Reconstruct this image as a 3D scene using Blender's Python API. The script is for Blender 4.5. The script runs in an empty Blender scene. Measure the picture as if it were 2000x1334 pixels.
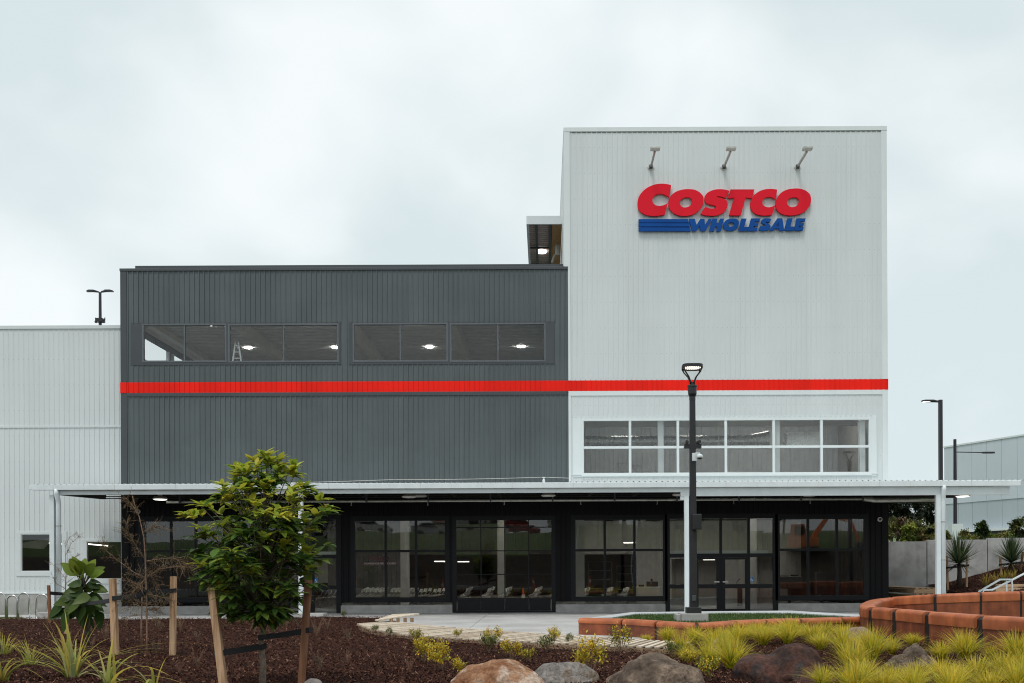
import bpy, bmesh, math, random
import numpy as np
from mathutils import Vector, Matrix, noise
from mathutils.geometry import tessellate_polygon
R = math.radians
sc = bpy.context.scene
col = sc.collection

# ------------------------------------------------------------------ camera
EYE, F, CX, CY, ROLL = 2.0, 1944.0, 1065.0, 1112.0, 0.0045
cd = bpy.data.cameras.new('camera')
cam = bpy.data.objects.new('camera', cd); col.objects.link(cam)
cam.location = (0, 0, EYE)
cam.rotation_euler = (math.pi / 2, ROLL, 0)
cd.sensor_width = 36; cd.lens = F / 2000 * 36
cd.shift_x = -(CX - 1000) / 2000
cd.shift_y = (CY - 667) / 2000
cd.clip_start = 0.1; cd.clip_end = 5000
sc.camera = cam

# ------------------------------------------------------------------ world, sun, exposure
SUN_EL, SUN_AZ = 64, 205            # degrees; azimuth clockwise from +Y: the sun stands behind the camera
w = bpy.data.worlds.new('World'); sc.world = w; w.use_nodes = True
nt = w.node_tree; nt.nodes.clear()
def N(t, tree, **kw):
    n = tree.nodes.new(t)
    for k, v in kw.items(): setattr(n, k, v)
    return n
out = N('ShaderNodeOutputWorld', nt)
sky = N('ShaderNodeTexSky', nt, sky_type='NISHITA'); sky.sun_disc = False
sky.sun_elevation = R(SUN_EL); sky.sun_rotation = R(SUN_AZ)
bg1 = N('ShaderNodeBackground', nt); bg1.inputs[1].default_value = 0.10
nt.links.new(sky.outputs[0], bg1.inputs[0])
tc = N('ShaderNodeTexCoord', nt)
mp = N('ShaderNodeMapping', nt); mp.inputs['Scale'].default_value = (1.0, 1.0, 1.5)
mp.inputs['Location'].default_value = (0.31, 0.12, 0.62)
nt.links.new(tc.outputs['Generated'], mp.inputs[0])
n1 = N('ShaderNodeTexNoise', nt); n1.inputs['Scale'].default_value = 3.3
n1.inputs['Detail'].default_value = 5; n1.inputs['Roughness'].default_value = 0.42
n1.inputs['Distortion'].default_value = 0.25
nt.links.new(mp.outputs[0], n1.inputs[0])
cr = N('ShaderNodeValToRGB', nt)
cr.color_ramp.elements[0].position = 0.40; cr.color_ramp.elements[0].color = (0.595, 0.672, 0.69, 1)
cr.color_ramp.elements[1].position = 0.60; cr.color_ramp.elements[1].color = (0.79, 0.83, 0.835, 1)
nt.links.new(n1.outputs[0], cr.inputs[0])
bg2 = N('ShaderNodeBackground', nt); bg2.inputs[1].default_value = 1.0
nt.links.new(cr.outputs[0], bg2.inputs[0])
mx = N('ShaderNodeMixShader', nt); mx.inputs[0].default_value = 0.93
nt.links.new(bg1.outputs[0], mx.inputs[1]); nt.links.new(bg2.outputs[0], mx.inputs[2])
nt.links.new(mx.outputs[0], out.inputs[0])
sd = bpy.data.lights.new('sun', 'SUN'); sd.energy = 1.5; sd.angle = R(16); sd.color = (1, 0.965, 0.91)
so = bpy.data.objects.new('sun', sd); col.objects.link(so)
d = Vector((math.sin(R(SUN_AZ)) * math.cos(R(SUN_EL)), math.cos(R(SUN_AZ)) * math.cos(R(SUN_EL)), math.sin(R(SUN_EL))))
so.rotation_euler = d.to_track_quat('Z', 'Y').to_euler()
so.location = (0, 0, 60)
sc.view_settings.view_transform = 'Standard'; sc.view_settings.look = 'None'
sc.view_settings.exposure = 0.30; sc.view_settings.gamma = 1.0
sc.cycles.max_bounces = 8; sc.cycles.transparent_max_bounces = 12
sc.cycles.use_denoising = True
sc.cycles.use_adaptive_sampling = False
sc.cycles.filter_width = 1.1

# ------------------------------------------------------------------ helpers
def P(x, y, Y):
    """the point of the place seen at photo pixel (x, y), at distance Y from the camera"""
    xx = x - ROLL * (y - CY); yy = y + ROLL * (x - CX)
    return Vector(((xx - CX) / F * Y, Y, EYE + (CY - yy) / F * Y))
def G(x, y, z=0.0):
    """the point at height z seen at pixel (x, y)"""
    yy = y + ROLL * (x - CX)
    Y = (EYE - z) * F / (yy - CY)
    return Vector(((x - ROLL * (y - CY) - CX) / F * Y, Y, z))

class MB:
    def __init__(s): s.v = []; s.f = []; s.c = []; s.cur = (1, 1, 1)
    def add(s, vs, fs):
        b = len(s.v); s.v += [tuple(p) for p in vs]; s.f += [tuple(i + b for i in f) for f in fs]
        s.c += [s.cur] * len(vs); return s
    def box(s, x0, x1, y0, y1, z0, z1):
        return s.add([(x0,y0,z0),(x1,y0,z0),(x1,y1,z0),(x0,y1,z0),(x0,y0,z1),(x1,y0,z1),(x1,y1,z1),(x0,y1,z1)],
            [(0,3,2,1),(4,5,6,7),(0,1,5,4),(1,2,6,5),(2,3,7,6),(3,0,4,7)])
    def bar(s, p, q, wd, h, up=(0,0,1), taper=1.0):
        p, q = Vector(p), Vector(q); t = (q - p).normalized(); u = Vector(up)
        if abs(t.dot(u)) > .98: u = Vector((0, 1, 0))
        a = t.cross(u).normalized(); b = a.cross(t).normalized()
        vs = []
        for c, k in ((p, 1.0), (q, taper)):
            for i, j in ((-1,-1),(1,-1),(1,1),(-1,1)): vs.append(c + a * (i * wd / 2 * k) + b * (j * h / 2 * k))
        return s.add(vs, [(0,1,2,3),(7,6,5,4),(0,4,5,1),(1,5,6,2),(2,6,7,3),(3,7,4,0)])
    def tube(s, pts, r, n=8, caps=True):
        pts = [Vector(p) for p in pts]
        rs = r if isinstance(r, (list, tuple)) else [r] * len(pts)
        vs = []; fs = []; prev = None
        for i, p in enumerate(pts):
            t = (pts[min(i + 1, len(pts) - 1)] - pts[max(i - 1, 0)]).normalized()
            if prev is None:
                a = t.cross(Vector((0, 0, 1)))
                if a.length < .05: a = t.cross(Vector((0, 1, 0)))
            else: a = prev - t * prev.dot(t)
            a.normalize(); prev = a; b = t.cross(a)
            for k in range(n):
                an = 2 * math.pi * k / n
                vs.append(p + (a * math.cos(an) + b * math.sin(an)) * rs[i])
        for i in range(len(pts) - 1):
            for k in range(n):
                k2 = (k + 1) % n
                fs.append((i*n+k, i*n+k2, (i+1)*n+k2, (i+1)*n+k))
        if caps: fs.append(tuple(range(n-1, -1, -1))); fs.append(tuple((len(pts)-1)*n + k for k in range(n)))
        return s.add(vs, fs)
    def lathe(s, c, prof, n=16):
        """prof: list of (radius, z) round the vertical through c"""
        vs = []; fs = []
        for r, z in prof:
            for k in range(n):
                an = 2*math.pi*k/n; vs.append((c[0]+r*math.cos(an), c[1]+r*math.sin(an), c[2]+z))
        for i in range(len(prof)-1):
            for k in range(n):
                k2 = (k+1) % n; fs.append((i*n+k, i*n+k2, (i+1)*n+k2, (i+1)*n+k))
        fs.append(tuple(range(n-1,-1,-1))); fs.append(tuple((len(prof)-1)*n+k for k in range(n)))
        return s.add(vs, fs)
    def sheet(s, rows):
        """grid of points rows[i][j]"""
        n = len(rows[0]); vs = [p for r in rows for p in r]
        fs = [(i*n+j, i*n+j+1, (i+1)*n+j+1, (i+1)*n+j) for i in range(len(rows)-1) for j in range(n-1)]
        return s.add(vs, fs)
    def plate(s, outline, holes, fn, d0, d1):
        """outline/holes in 2-D, fn(u, v, d) -> point; a solid between depths d0 (front) and d1"""
        loops = [outline] + list(holes)
        tri = tessellate_polygon([[Vector((a, b, 0)) for a, b in l] for l in loops])
        flat = [p for l in loops for p in l]; n = len(flat)
        vs = [fn(a, b, d0) for a, b in flat] + [fn(a, b, d1) for a, b in flat]
        fs = [tuple(t) for t in tri] + [tuple(i + n for i in reversed(t)) for t in tri]
        o = 0
        for l in loops:
            m = len(l)
            for i in range(m): j = (i + 1) % m; fs.append((o+i, o+j, n+o+j, n+o+i))
            o += m
        return s.add(vs, fs)
    def build(s, name, mat, parent=None, smooth=False, bevel=0.0, sub=0):
        me = bpy.data.meshes.new(name); me.from_pydata(s.v, [], s.f)
        if any(c != (1, 1, 1) for c in s.c):
            at = me.color_attributes.new('tint', 'FLOAT_COLOR', 'POINT')
            at.data.foreach_set('color', np.array([(*c, 1.0) for c in s.c], dtype=np.float32).ravel())
        me.materials.append(mat)
        if smooth: me.polygons.foreach_set('use_smooth', [True] * len(me.polygons))
        me.update()
        o = bpy.data.objects.new(name, me); col.objects.link(o)
        if bevel:
            m = o.modifiers.new('bevel', 'BEVEL'); m.width = bevel; m.segments = 2; m.limit_method = 'ANGLE'
        if sub:
            m = o.modifiers.new('sub', 'SUBSURF'); m.levels = sub; m.render_levels = sub
        if parent is not None: attach(o, parent)
        return o
def attach(o, parent):
    o.parent = parent
    if parent.parent is None: o.matrix_parent_inverse = Matrix.Translation(-parent.location)
    return o
def tag(o, label=None, cat=None, group=None, kind=None):
    if label: o['label'] = label
    if cat: o['category'] = cat
    if group: o['group'] = group
    if kind: o['kind'] = kind
    return o
def thing(name, loc, label, cat, group=None):
    o = bpy.data.objects.new(name, None); col.objects.link(o); o.location = loc; o.empty_display_size = .3
    return tag(o, label, cat, group)
def struct(mb, name, mat, **k): return tag(mb.build(name, mat, **k), kind='structure')
def copy_tree(o, parent=None):
    c = o.copy(); col.objects.link(c)
    if parent is not None: c.parent = parent
    for ch in [x for x in bpy.data.objects if x.parent == o]: copy_tree(ch, c)
    return c
def place(proto, loc, rz=0, s=1.0, label=None, group=None, first=False):
    c = proto if first else copy_tree(proto)
    c.location = loc; c.rotation_euler = (0, 0, rz); c.scale = (s, s, s) if not isinstance(s, tuple) else s
    if label: c['label'] = label
    if group: c['group'] = group
    return c

# ------------------------------------------------------------------ materials
def mat(name, c, rough=.5, metal=0.0, var=.10, scale=2.5, bump=0.0, bscale=30.0, streak=0.0, spec=.5, c2=None, ramp=(.38, .62),
        tint=False, trans=0.0, panel=0.0, fix=0.0, rvar=0.1, detail=6.0, obj=False):
    m = bpy.data.materials.new(name); m.use_nodes = True; t = m.node_tree; b = t.nodes['Principled BSDF']
    tcn = N('ShaderNodeTexCoord', t); src = tcn.outputs['Object']
    L = t.links.new
    nz = N('ShaderNodeTexNoise', t); nz.inputs['Scale'].default_value = scale; nz.inputs['Detail'].default_value = detail
    nz.inputs['Roughness'].default_value = .6
    L(src, nz.inputs['Vector'])
    rp = N('ShaderNodeValToRGB', t)
    rp.color_ramp.elements[0].position = ramp[0]; rp.color_ramp.elements[1].position = ramp[1]
    if c2 is None:
        a0 = [x * (1 - var) for x in c]; a1 = [min(.95, x * (1 + var)) for x in c]
    else: a0, a1 = c, c2
    rp.color_ramp.elements[0].color = (*a0[:3], 1); rp.color_ramp.elements[1].color = (*a1[:3], 1)
    L(nz.outputs[0], rp.inputs[0]); cur = rp.outputs[0]
    if streak:
        mpn = N('ShaderNodeMapping', t); mpn.inputs['Scale'].default_value = (3.1, 3.1, .16); L(src, mpn.inputs[0])
        n2 = N('ShaderNodeTexNoise', t); n2.inputs['Scale'].default_value = 1.0; n2.inputs['Detail'].default_value = 5; L(mpn.outputs[0], n2.inputs['Vector'])
        mr = N('ShaderNodeMapRange', t); mr.inputs[1].default_value = .3; mr.inputs[2].default_value = .7
        mr.inputs[3].default_value = 1 - streak; mr.inputs[4].default_value = 1.0; L(n2.outputs[0], mr.inputs[0])
        mm = N('ShaderNodeMix', t, data_type='RGBA', blend_type='MULTIPLY'); mm.inputs[0].default_value = 1
        L(cur, mm.inputs[6]); L(mr.outputs[0], mm.inputs[7]); cur = mm.outputs[2]
    if fix:        # rows of screw heads every 1.2 m, one to each pan
        sx = N('ShaderNodeSeparateXYZ', t); L(src, sx.inputs[0]); ms = []
        for ax, pt, wd in ((2, 1.2, .022), (0, .2365, .10)):
            dv = N('ShaderNodeMath', t, operation='DIVIDE'); dv.inputs[1].default_value = pt; L(sx.outputs[ax], dv.inputs[0])
            fr_ = N('ShaderNodeMath', t, operation='FRACT'); L(dv.outputs[0], fr_.inputs[0])
            lt_ = N('ShaderNodeMath', t, operation='LESS_THAN'); lt_.inputs[1].default_value = wd; L(fr_.outputs[0], lt_.inputs[0]); ms.append(lt_)
        mu_ = N('ShaderNodeMath', t, operation='MULTIPLY'); L(ms[0].outputs[0], mu_.inputs[0]); L(ms[1].outputs[0], mu_.inputs[1])
        mr = N('ShaderNodeMapRange', t); mr.inputs[3].default_value = 1.0; mr.inputs[4].default_value = 1 - 2.5 * fix; L(mu_.outputs[0], mr.inputs[0])
        mm = N('ShaderNodeMix', t, data_type='RGBA', blend_type='MULTIPLY'); mm.inputs[0].default_value = 1
        L(cur, mm.inputs[6]); L(mr.outputs[0], mm.inputs[7]); cur = mm.outputs[2]
    if panel:      # sheet-to-sheet differences of tone
        sx = N('ShaderNodeSeparateXYZ', t); L(src, sx.inputs[0])
        dv = N('ShaderNodeMath', t, operation='DIVIDE'); dv.inputs[1].default_value = .946; L(sx.outputs[0], dv.inputs[0])
        fl = N('ShaderNodeMath', t, operation='FLOOR'); L(dv.outputs[0], fl.inputs[0])
        wn = N('ShaderNodeTexWhiteNoise', t, noise_dimensions='1D'); L(fl.outputs[0], wn.inputs['W'])
        mr = N('ShaderNodeMapRange', t); mr.inputs[3].default_value = 1 - panel; mr.inputs[4].default_value = 1.0; L(wn.outputs[0], mr.inputs[0])
        mm = N('ShaderNodeMix', t, data_type='RGBA', blend_type='MULTIPLY'); mm.inputs[0].default_value = 1
        L(cur, mm.inputs[6]); L(mr.outputs[0], mm.inputs[7]); cur = mm.outputs[2]
    if tint:
        at = N('ShaderNodeAttribute', t, attribute_name='tint')
        mm = N('ShaderNodeMix', t, data_type='RGBA', blend_type='MULTIPLY'); mm.inputs[0].default_value = 1
        L(cur, mm.inputs[6]); L(at.outputs[0], mm.inputs[7]); cur = mm.outputs[2]
    L(cur, b.inputs['Base Color'])
    b.inputs['Metallic'].default_value = metal; b.inputs['Specular IOR Level'].default_value = spec
    mr2 = N('ShaderNodeMapRange', t); mr2.inputs[3].default_value = max(.02, rough - rvar); mr2.inputs[4].default_value = min(1, rough + rvar)
    L(nz.outputs[0], mr2.inputs[0]); L(mr2.outputs[0], b.inputs['Roughness'])
    if bump:
        n3 = N('ShaderNodeTexNoise', t); n3.inputs['Scale'].default_value = bscale; n3.inputs['Detail'].default_value = 8; L(src, n3.inputs['Vector'])
        bp = N('ShaderNodeBump', t); bp.inputs['Strength'].default_value = bump; bp.inputs['Distance'].default_value = .02
        L(n3.outputs[0], bp.inputs['Height']); L(bp.outputs[0], b.inputs['Normal'])
    if trans:
        tr = N('ShaderNodeBsdfTranslucent', t); L(cur, tr.inputs[0])
        ms = N('ShaderNodeMixShader', t); ms.inputs[0].default_value = trans
        o = t.nodes['Material Output']; L(b.outputs[0], ms.inputs[1]); L(tr.outputs[0], ms.inputs[2]); L(ms.outputs[0], o.inputs[0])
    return m
def glow(name, c, s):
    m = bpy.data.materials.new(name); m.use_nodes = True; b = m.node_tree.nodes['Principled BSDF']
    b.inputs['Base Color'].default_value = (*c, 1); b.inputs['Emission Color'].default_value = (*c, 1); b.inputs['Emission Strength'].default_value = s
    return m
def glass(name, tr, refl=.075):
    m = bpy.data.materials.new(name); m.use_nodes = True; t = m.node_tree; t.nodes.clear(); L = t.links.new
    o = N('ShaderNodeOutputMaterial', t); ge = N('ShaderNodeNewGeometry', t)
    dt = N('ShaderNodeVectorMath', t, operation='DOT_PRODUCT'); L(ge.outputs['Incoming'], dt.inputs[0]); L(ge.outputs['Normal'], dt.inputs[1])
    ab = N('ShaderNodeMath', t, operation='ABSOLUTE'); L(dt.outputs['Value'], ab.inputs[0])
    sb = N('ShaderNodeMath', t, operation='SUBTRACT'); sb.inputs[0].default_value = 1; L(ab.outputs[0], sb.inputs[1])
    pw = N('ShaderNodeMath', t, operation='POWER'); pw.inputs[1].default_value = 5; L(sb.outputs[0], pw.inputs[0])
    ma = N('ShaderNodeMath', t, operation='MULTIPLY_ADD'); ma.inputs[1].default_value = 1 - refl; ma.inputs[2].default_value = refl; L(pw.outputs[0], ma.inputs[0])
    tb = N('ShaderNodeBsdfTransparent', t); tb.inputs[0].default_value = (*tr, 1)
    gl = N('ShaderNodeBsdfGlossy', t); gl.inputs['Roughness'].default_value = 0.0; gl.inputs[0].default_value = (1, 1, 1, 1)
    # old float glass is never quite flat: a very slow ripple bends what it reflects
    tcn = N('ShaderNodeTexCoord', t); nz = N('ShaderNodeTexNoise', t); nz.inputs['Scale'].default_value = .9; nz.inputs['Detail'].default_value = 1; L(tcn.outputs['Object'], nz.inputs['Vector'])
    bp = N('ShaderNodeBump', t); bp.inputs['Strength'].default_value = .18; bp.inputs['Distance'].default_value = .008; L(nz.outputs[0], bp.inputs['Height']); L(bp.outputs[0], gl.inputs['Normal'])
    ms = N('ShaderNodeMixShader', t); L(ma.outputs[0], ms.inputs[0]); L(tb.outputs[0], ms.inputs[1]); L(gl.outputs[0], ms.inputs[2]); L(ms.outputs[0], o.inputs[0])
    return m
def wood(name, c, c2, grain=14.0, rough=.75, axis=2):
    m = bpy.data.materials.new(name); m.use_nodes = True; t = m.node_tree; b = t.nodes['Principled BSDF']; L = t.links.new
    tcn = N('ShaderNodeTexCoord', t); mpn = N('ShaderNodeMapping', t)
    s = [grain, grain, grain]; s[axis] = grain * .07; mpn.inputs['Scale'].default_value = s; L(tcn.outputs['Object'], mpn.inputs[0])
    nz = N('ShaderNodeTexNoise', t); nz.inputs['Scale'].default_value = 1.6; nz.inputs['Detail'].default_value = 7; nz.inputs['Distortion'].default_value = .6; L(mpn.outputs[0], nz.inputs['Vector'])
    rp = N('ShaderNodeValToRGB', t); rp.color_ramp.elements[0].position = .34; rp.color_ramp.elements[1].position = .64
    rp.color_ramp.elements[0].color = (*c, 1); rp.color_ramp.elements[1].color = (*c2, 1); L(nz.outputs[0], rp.inputs[0])
    at = N('ShaderNodeAttribute', t, attribute_name='tint')
    L(rp.outputs[0], b.inputs['Base Color']); b.inputs['Roughness'].default_value = rough; b.inputs['Specular IOR Level'].default_value = .25
    bp = N('ShaderNodeBump', t); bp.inputs['Strength'].default_value = .3; bp.inputs['Distance'].default_value = .01; L(nz.outputs[0], bp.inputs['Height']); L(bp.outputs[0], b.inputs['Normal'])
    return m
m_dark = mat('charcoal_steel', (.090, .110, .116), .5, var=.07, scale=.5, streak=.12, panel=.10, fix=.25)
m_darkflash = mat('charcoal_flashing', (.052, .060, .068), .45, var=.08, scale=.6)
m_black = mat('black_cladding', (.0075, .0072, .0085), .6, var=.15, scale=.8, spec=.15)
m_white = mat('white_steel', (.645, .69, .70), .45, var=.02, scale=.35, streak=.025, panel=.035, fix=.16)
m_trim = mat('white_trim', (.70, .755, .765), .4, var=.02, scale=.8, streak=.03)
m_post = mat('white_post_paint', (.70, .76, .78), .4, var=.03, scale=2, streak=.05)
m_red = mat('red_steel', (.93, .022, .012), .6, var=.03, scale=.6, spec=.12, panel=.13, streak=.06)
m_sred = mat('red_sign_face', (.74, .012, .030), .6, var=.02, scale=1.2, spec=.12)
m_sblue = mat('blue_sign_face', (.006, .070, .30), .6, var=.03, scale=1.2, spec=.12)
m_conc = mat('concrete_plinth', (.37, .362, .35), .85, var=.16, scale=1.6, bump=.15, bscale=18, streak=.12)
m_concw = mat('concrete_wall', (.34, .335, .33), .85, c2=(.50, .495, .49), scale=1.1, bump=.2, bscale=14, streak=.18, detail=9)
m_frame = mat('dark_frame', (.0095, .0100, .0120), .5, var=.1, spec=.2)
m_uframe = mat('charcoal_frame', (.10, .115, .128), .4, var=.06)
m_glass = glass('shop_glass', (.78, .78, .75), .08)
m_glassd = glass('dark_upper_glass', (.74, .77, .76), .05)
m_glassw = glass('pale_upper_glass', (.84, .85, .84), .075)
m_int = mat('interior_lining', (.50, .49, .46), .8, var=.06)
m_intg = mat('interior_grey', (.20, .20, .19), .8, var=.1)
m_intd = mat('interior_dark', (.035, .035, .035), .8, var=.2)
m_floor = mat('interior_floor', (.13, .135, .13), .35, var=.15)
m_deck = mat('steel_deck', (.52, .53, .53), .6, var=.1)
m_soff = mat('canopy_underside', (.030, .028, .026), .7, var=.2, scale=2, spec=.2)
m_galv = mat('galvanised_steel', (.42, .42, .39), .42, metal=.6, var=.15, scale=5)
m_duct = mat('duct_metal', (.62, .63, .62), .28, metal=.9, var=.06, scale=4)
m_blackp = mat('black_pole_paint', (.014, .014, .016), .42, var=.15, scale=4, bump=.05)
m_purple = mat('dark_pole_paint', (.018, .017, .024), .4, var=.15)
m_chair = mat('white_chair_shell', (.72, .72, .66), .5, var=.05)
m_chairm = mat('grey_chair_metal', (.33, .33, .31), .4, metal=.4, var=.08)
m_lamp = glow('lamp_glow', (1.0, .96, .88), 3.2)
m_panel = glow('panel_glow', (1.0, .97, .90), 26.0)
m_panel2 = glow('panel_glow_dim', (1.0, .97, .90), 22.0)
m_down = glow('downlight_glow', (1.0, .97, .9), 4.0)
m_down2 = glow('lounge_downlight_glow', (1.0, .97, .9), 22.0)
m_led = glow('led_glow', (1.0, .86, .74), 1.7)
m_fit = mat('white_fitting', (.62, .60, .57), .5, var=.05)
m_blk = mat('black_plastic', (.012, .012, .013), .45, var=.2)
m_strap = mat('black_strap', (.008, .008, .009), .75, var=.3, scale=20, bump=.2, bscale=60)
m_hoop = mat('stainless_tube', (.60, .60, .60), .25, metal=.95, var=.05)
# ================================================================== the store building
FY = 46.3
S = F / FY
def rect(x0, x1, y0, y1, Y=FY):
    """photo rectangle -> (X0, X1, Z0, Z1) on the plane at distance Y"""
    xm, ym = (x0 + x1) / 2, (y0 + y1) / 2
    return (P(x0, ym, Y).x, P(x1, ym, Y).x, P(xm, y1, Y).z, P(xm, y0, Y).z)
def fx(x, y=800, Y=FY): return P(x, y, Y).x
def fz(y, x=1000, Y=FY): return P(x, y, Y).z
PITCH = .2365
def clad(mb, a0, a1, z0, z1, fn, pitch=PITCH, rw=.042, rh=.030, phase=0.0, side=.010):
    """ribbed sheet: fn(a, d, z) -> point; a runs along the wall, d stands proud of it"""
    prof = [(a0, 0)]
    k = math.ceil((a0 - phase) / pitch - 1e-6)
    while True:
        c = phase + k * pitch; k += 1
        if c - rw / 2 - side < a0 + .004: continue
        if c + rw / 2 + side > a1 - .004: break
        prof += [(c - rw/2 - side, 0), (c - rw/2, rh), (c + rw/2, rh), (c + rw/2 + side, 0)]
    prof.append((a1, 0))
    vs = []; fs = []
    for a, dd in prof: vs += [fn(a, dd, z0), fn(a, dd, z1)]
    for i in range(len(prof) - 1): fs.append((2*i, 2*i+2, 2*i+3, 2*i+1))
    mb.add(vs, fs)
def regions(a0, a1, z0, z1, holes):
    zs = sorted({z0, z1, *[h[2] for h in holes], *[h[3] for h in holes]}); zs = [z for z in zs if z0 <= z <= z1]
    res = []
    for b, t in zip(zs, zs[1:]):
        if t - b < 1e-4: continue
        act = sorted((h[0], h[1]) for h in holes if h[2] <= b + 1e-6 and h[3] >= t - 1e-6)
        x = a0
        for h0, h1 in act:
            if h0 > x + 1e-4: res.append((x, h0, b, t))
            x = max(x, h1)
        if x < a1 - 1e-4: res.append((x, a1, b, t))
    return res
front = lambda Y: (lambda a, d, z: (a, Y - d, z))
def clad_holes(mb, a0, a1, z0, z1, holes, fn, **k):
    # merge bands with identical x-range so sheets stay as long as they are on the wall
    for r in regions(a0, a1, z0, z1, holes): clad(mb, r[0], r[1], r[2], r[3], fn, **k)

XL, XR = fx(236.5, 850), fx(1733, 600)          # outer edges of the building front
XM = fx(1109, 700)                              # charcoal block meets white tower
XT = fx(1101, 300)                              # tower's left edge above the block
ZTOP = fz(248, 1415); ZBLK = fz(523.8, 674)
ZC = 5.55                                       # cladding of the upper storeys starts here, over the canopy
ZR0, ZR1 = fz(764.5, 1000), fz(743.8, 1000)     # red stripe
ZG = 5.0                                        # ceiling of the ground floor
store = thing('store_building', ((XL + XR) / 2, FY, 0), 'large store with charcoal ribbed block, tall white tower and one red stripe across both', 'building')

# ---- openings in the upper storeys
surA = rect(256, 666, 630, 712.5); surB = rect(682, 1083, 629, 711.5); surW = rect(1119, 1712, 813, 931)
winA = rect(278, 443, 632.5, 708); winB = rect(446, 662, 632.5, 708); winC = rect(689, 875, 631, 707); winD = rect(879, 1066, 631, 707)
winW = rect(1137, 1700, 818, 926)
# ---- charcoal upper block
mb = MB()
clad_holes(mb, XL + .30, XM + .02, ZR1, ZBLK - .10, [surA, surB], front(FY), phase=.03)
clad_holes(mb, XL + .30, XM + .02, ZC, ZR0 - .10, [], front(FY), phase=.03)
clad(mb, FY + .02, FY + 14, 5.0, 11.4, lambda a, dd, z: (XL + .03 - dd, a, z))
clad(mb, FY + .02, FY + 14, 13.45, ZBLK - .1, lambda a, dd, z: (XL + .03 - dd, a, z))
for a0, a1 in ((FY + .02, 48.2), (51.8, 52.5), (56.0, FY + 14)): clad(mb, a0, a1, 11.4, 13.45, lambda a, dd, z: (XL + .03 - dd, a, z))
mb.build('ribbed_cladding', m_dark, store)
mb = MB()     # flashings: corner, parapet cap, drip under the stripe
mb.box(XL, XL + .30, FY - .036, FY + .02, ZC, ZR0); mb.box(XL, XL + .30, FY - .036, FY + .02, ZR1, ZBLK - .1)
mb.box(XL - .02, XM + .02, FY - .06, FY + .5, ZBLK - .1, ZBLK + .02)
mb.box(XL + .30, XM - .02, FY - .045, FY + .0, ZR0 - .17, ZR0 - .004)
mb.build('flashing', m_darkflash, store, bevel=.006)
mb = MB()     # roof sheet of the block, rising a little behind its parapet
mb.add([(XL + .3, FY + .5, ZBLK - .02), (XM - .05, FY + .5, ZBLK - .02), (XM - .05, FY + 1.0, ZBLK + .36), (XL + .3, FY + 1.0, ZBLK + .36),
        (XM - .05, FY + 15, ZBLK + .5), (XL + .3, FY + 15, ZBLK + .5)], [(0, 1, 2, 3), (3, 2, 4, 5)])
mb.box(XL + .32, XT - .03, FY + .9, FY + 1.2, ZBLK + .30, ZBLK + .43)
mb.build('roof', m_darkflash, store)
for nm, sr, ws in (('window_surround', surA, (winA, winB)), ('window_surround', surB, (winC, winD))):
    mb = MB()
    for r in regions(sr[0] + .004, sr[1] - .004, sr[2] + .004, sr[3] - .004, ws): mb.box(r[0], r[1], FY - .034, FY + .03, r[2], r[3])
    for k in range(int((sr[1] - sr[0]) / PITCH)):   # closures at each rib foot above the surround
        x = sr[0] + .1 + k * PITCH; mb.box(x, x + .05, FY - .050, FY - .034, sr[3] - .03, sr[3] + .02)
    mb.build(nm, m_darkflash, store)
def window(name, r, cols, rows, fw, mw, fm, gm, Y=FY, dep=.12, pro=.05, label=None, parent=store, pany=.03):
    """window > frame, pane; cols/rows are the inner mullion/transom positions in X / Z"""
    X0, X1, Z0, Z1 = r
    f = MB(); y0, y1 = Y - pro, Y + dep
    f.box(X0, X1, y0, y1, Z1 - fw, Z1); f.box(X0, X1, y0, y1, Z0, Z0 + fw)
    f.box(X0, X0 + fw, y0, y1, Z0 + fw, Z1 - fw); f.box(X1 - fw, X1, y0, y1, Z0 + fw, Z1 - fw)
    xs = [X0 + fw] + sorted(cols) + [X1 - fw]
    for c in cols: f.box(c - mw/2, c + mw/2, y0 + .012, y1 - .012, Z0 + fw, Z1 - fw)
    for z in rows:
        for i in range(len(xs) - 1):
            a = xs[i] + (mw/2 if i else 0); b = xs[i+1] - (mw/2 if i < len(xs) - 2 else 0)
            f.box(a, b, y0 + .02, y1 - .02, z - mw/2, z + mw/2)
    o = f.build(name, fm, parent, bevel=.004)
    if label: o['label'] = label
    p = MB(); zs = [Z0 + fw] + sorted(rows) + [Z1 - fw]
    for i in range(len(xs) - 1):
        for j in range(len(zs) - 1):
            a, b, c, e = xs[i], xs[i+1], zs[j], zs[j+1]
            ti = random.uniform(-.004, .004); tj = random.uniform(-.004, .004)
            p.add([(a, Y + pany, c), (b, Y + pany + ti, c), (b, Y + pany + ti + tj, e), (a, Y + pany + tj, e)], [(0, 1, 2, 3)])
    q = p.build('pane', gm, o)
    return o
random.seed(4)
window('window', winA, [fx(360.5, 670)], [], .075, .06, m_uframe, m_glassd)
window('window', winB, [fx(554.5, 670)], [], .075, .06, m_uframe, m_glassd)
window('window', winC, [fx(782, 670)], [], .075, .06, m_uframe, m_glassd)
window('window', winD, [fx(972.5, 670)], [], .075, .06, m_uframe, m_glassd)
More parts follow.
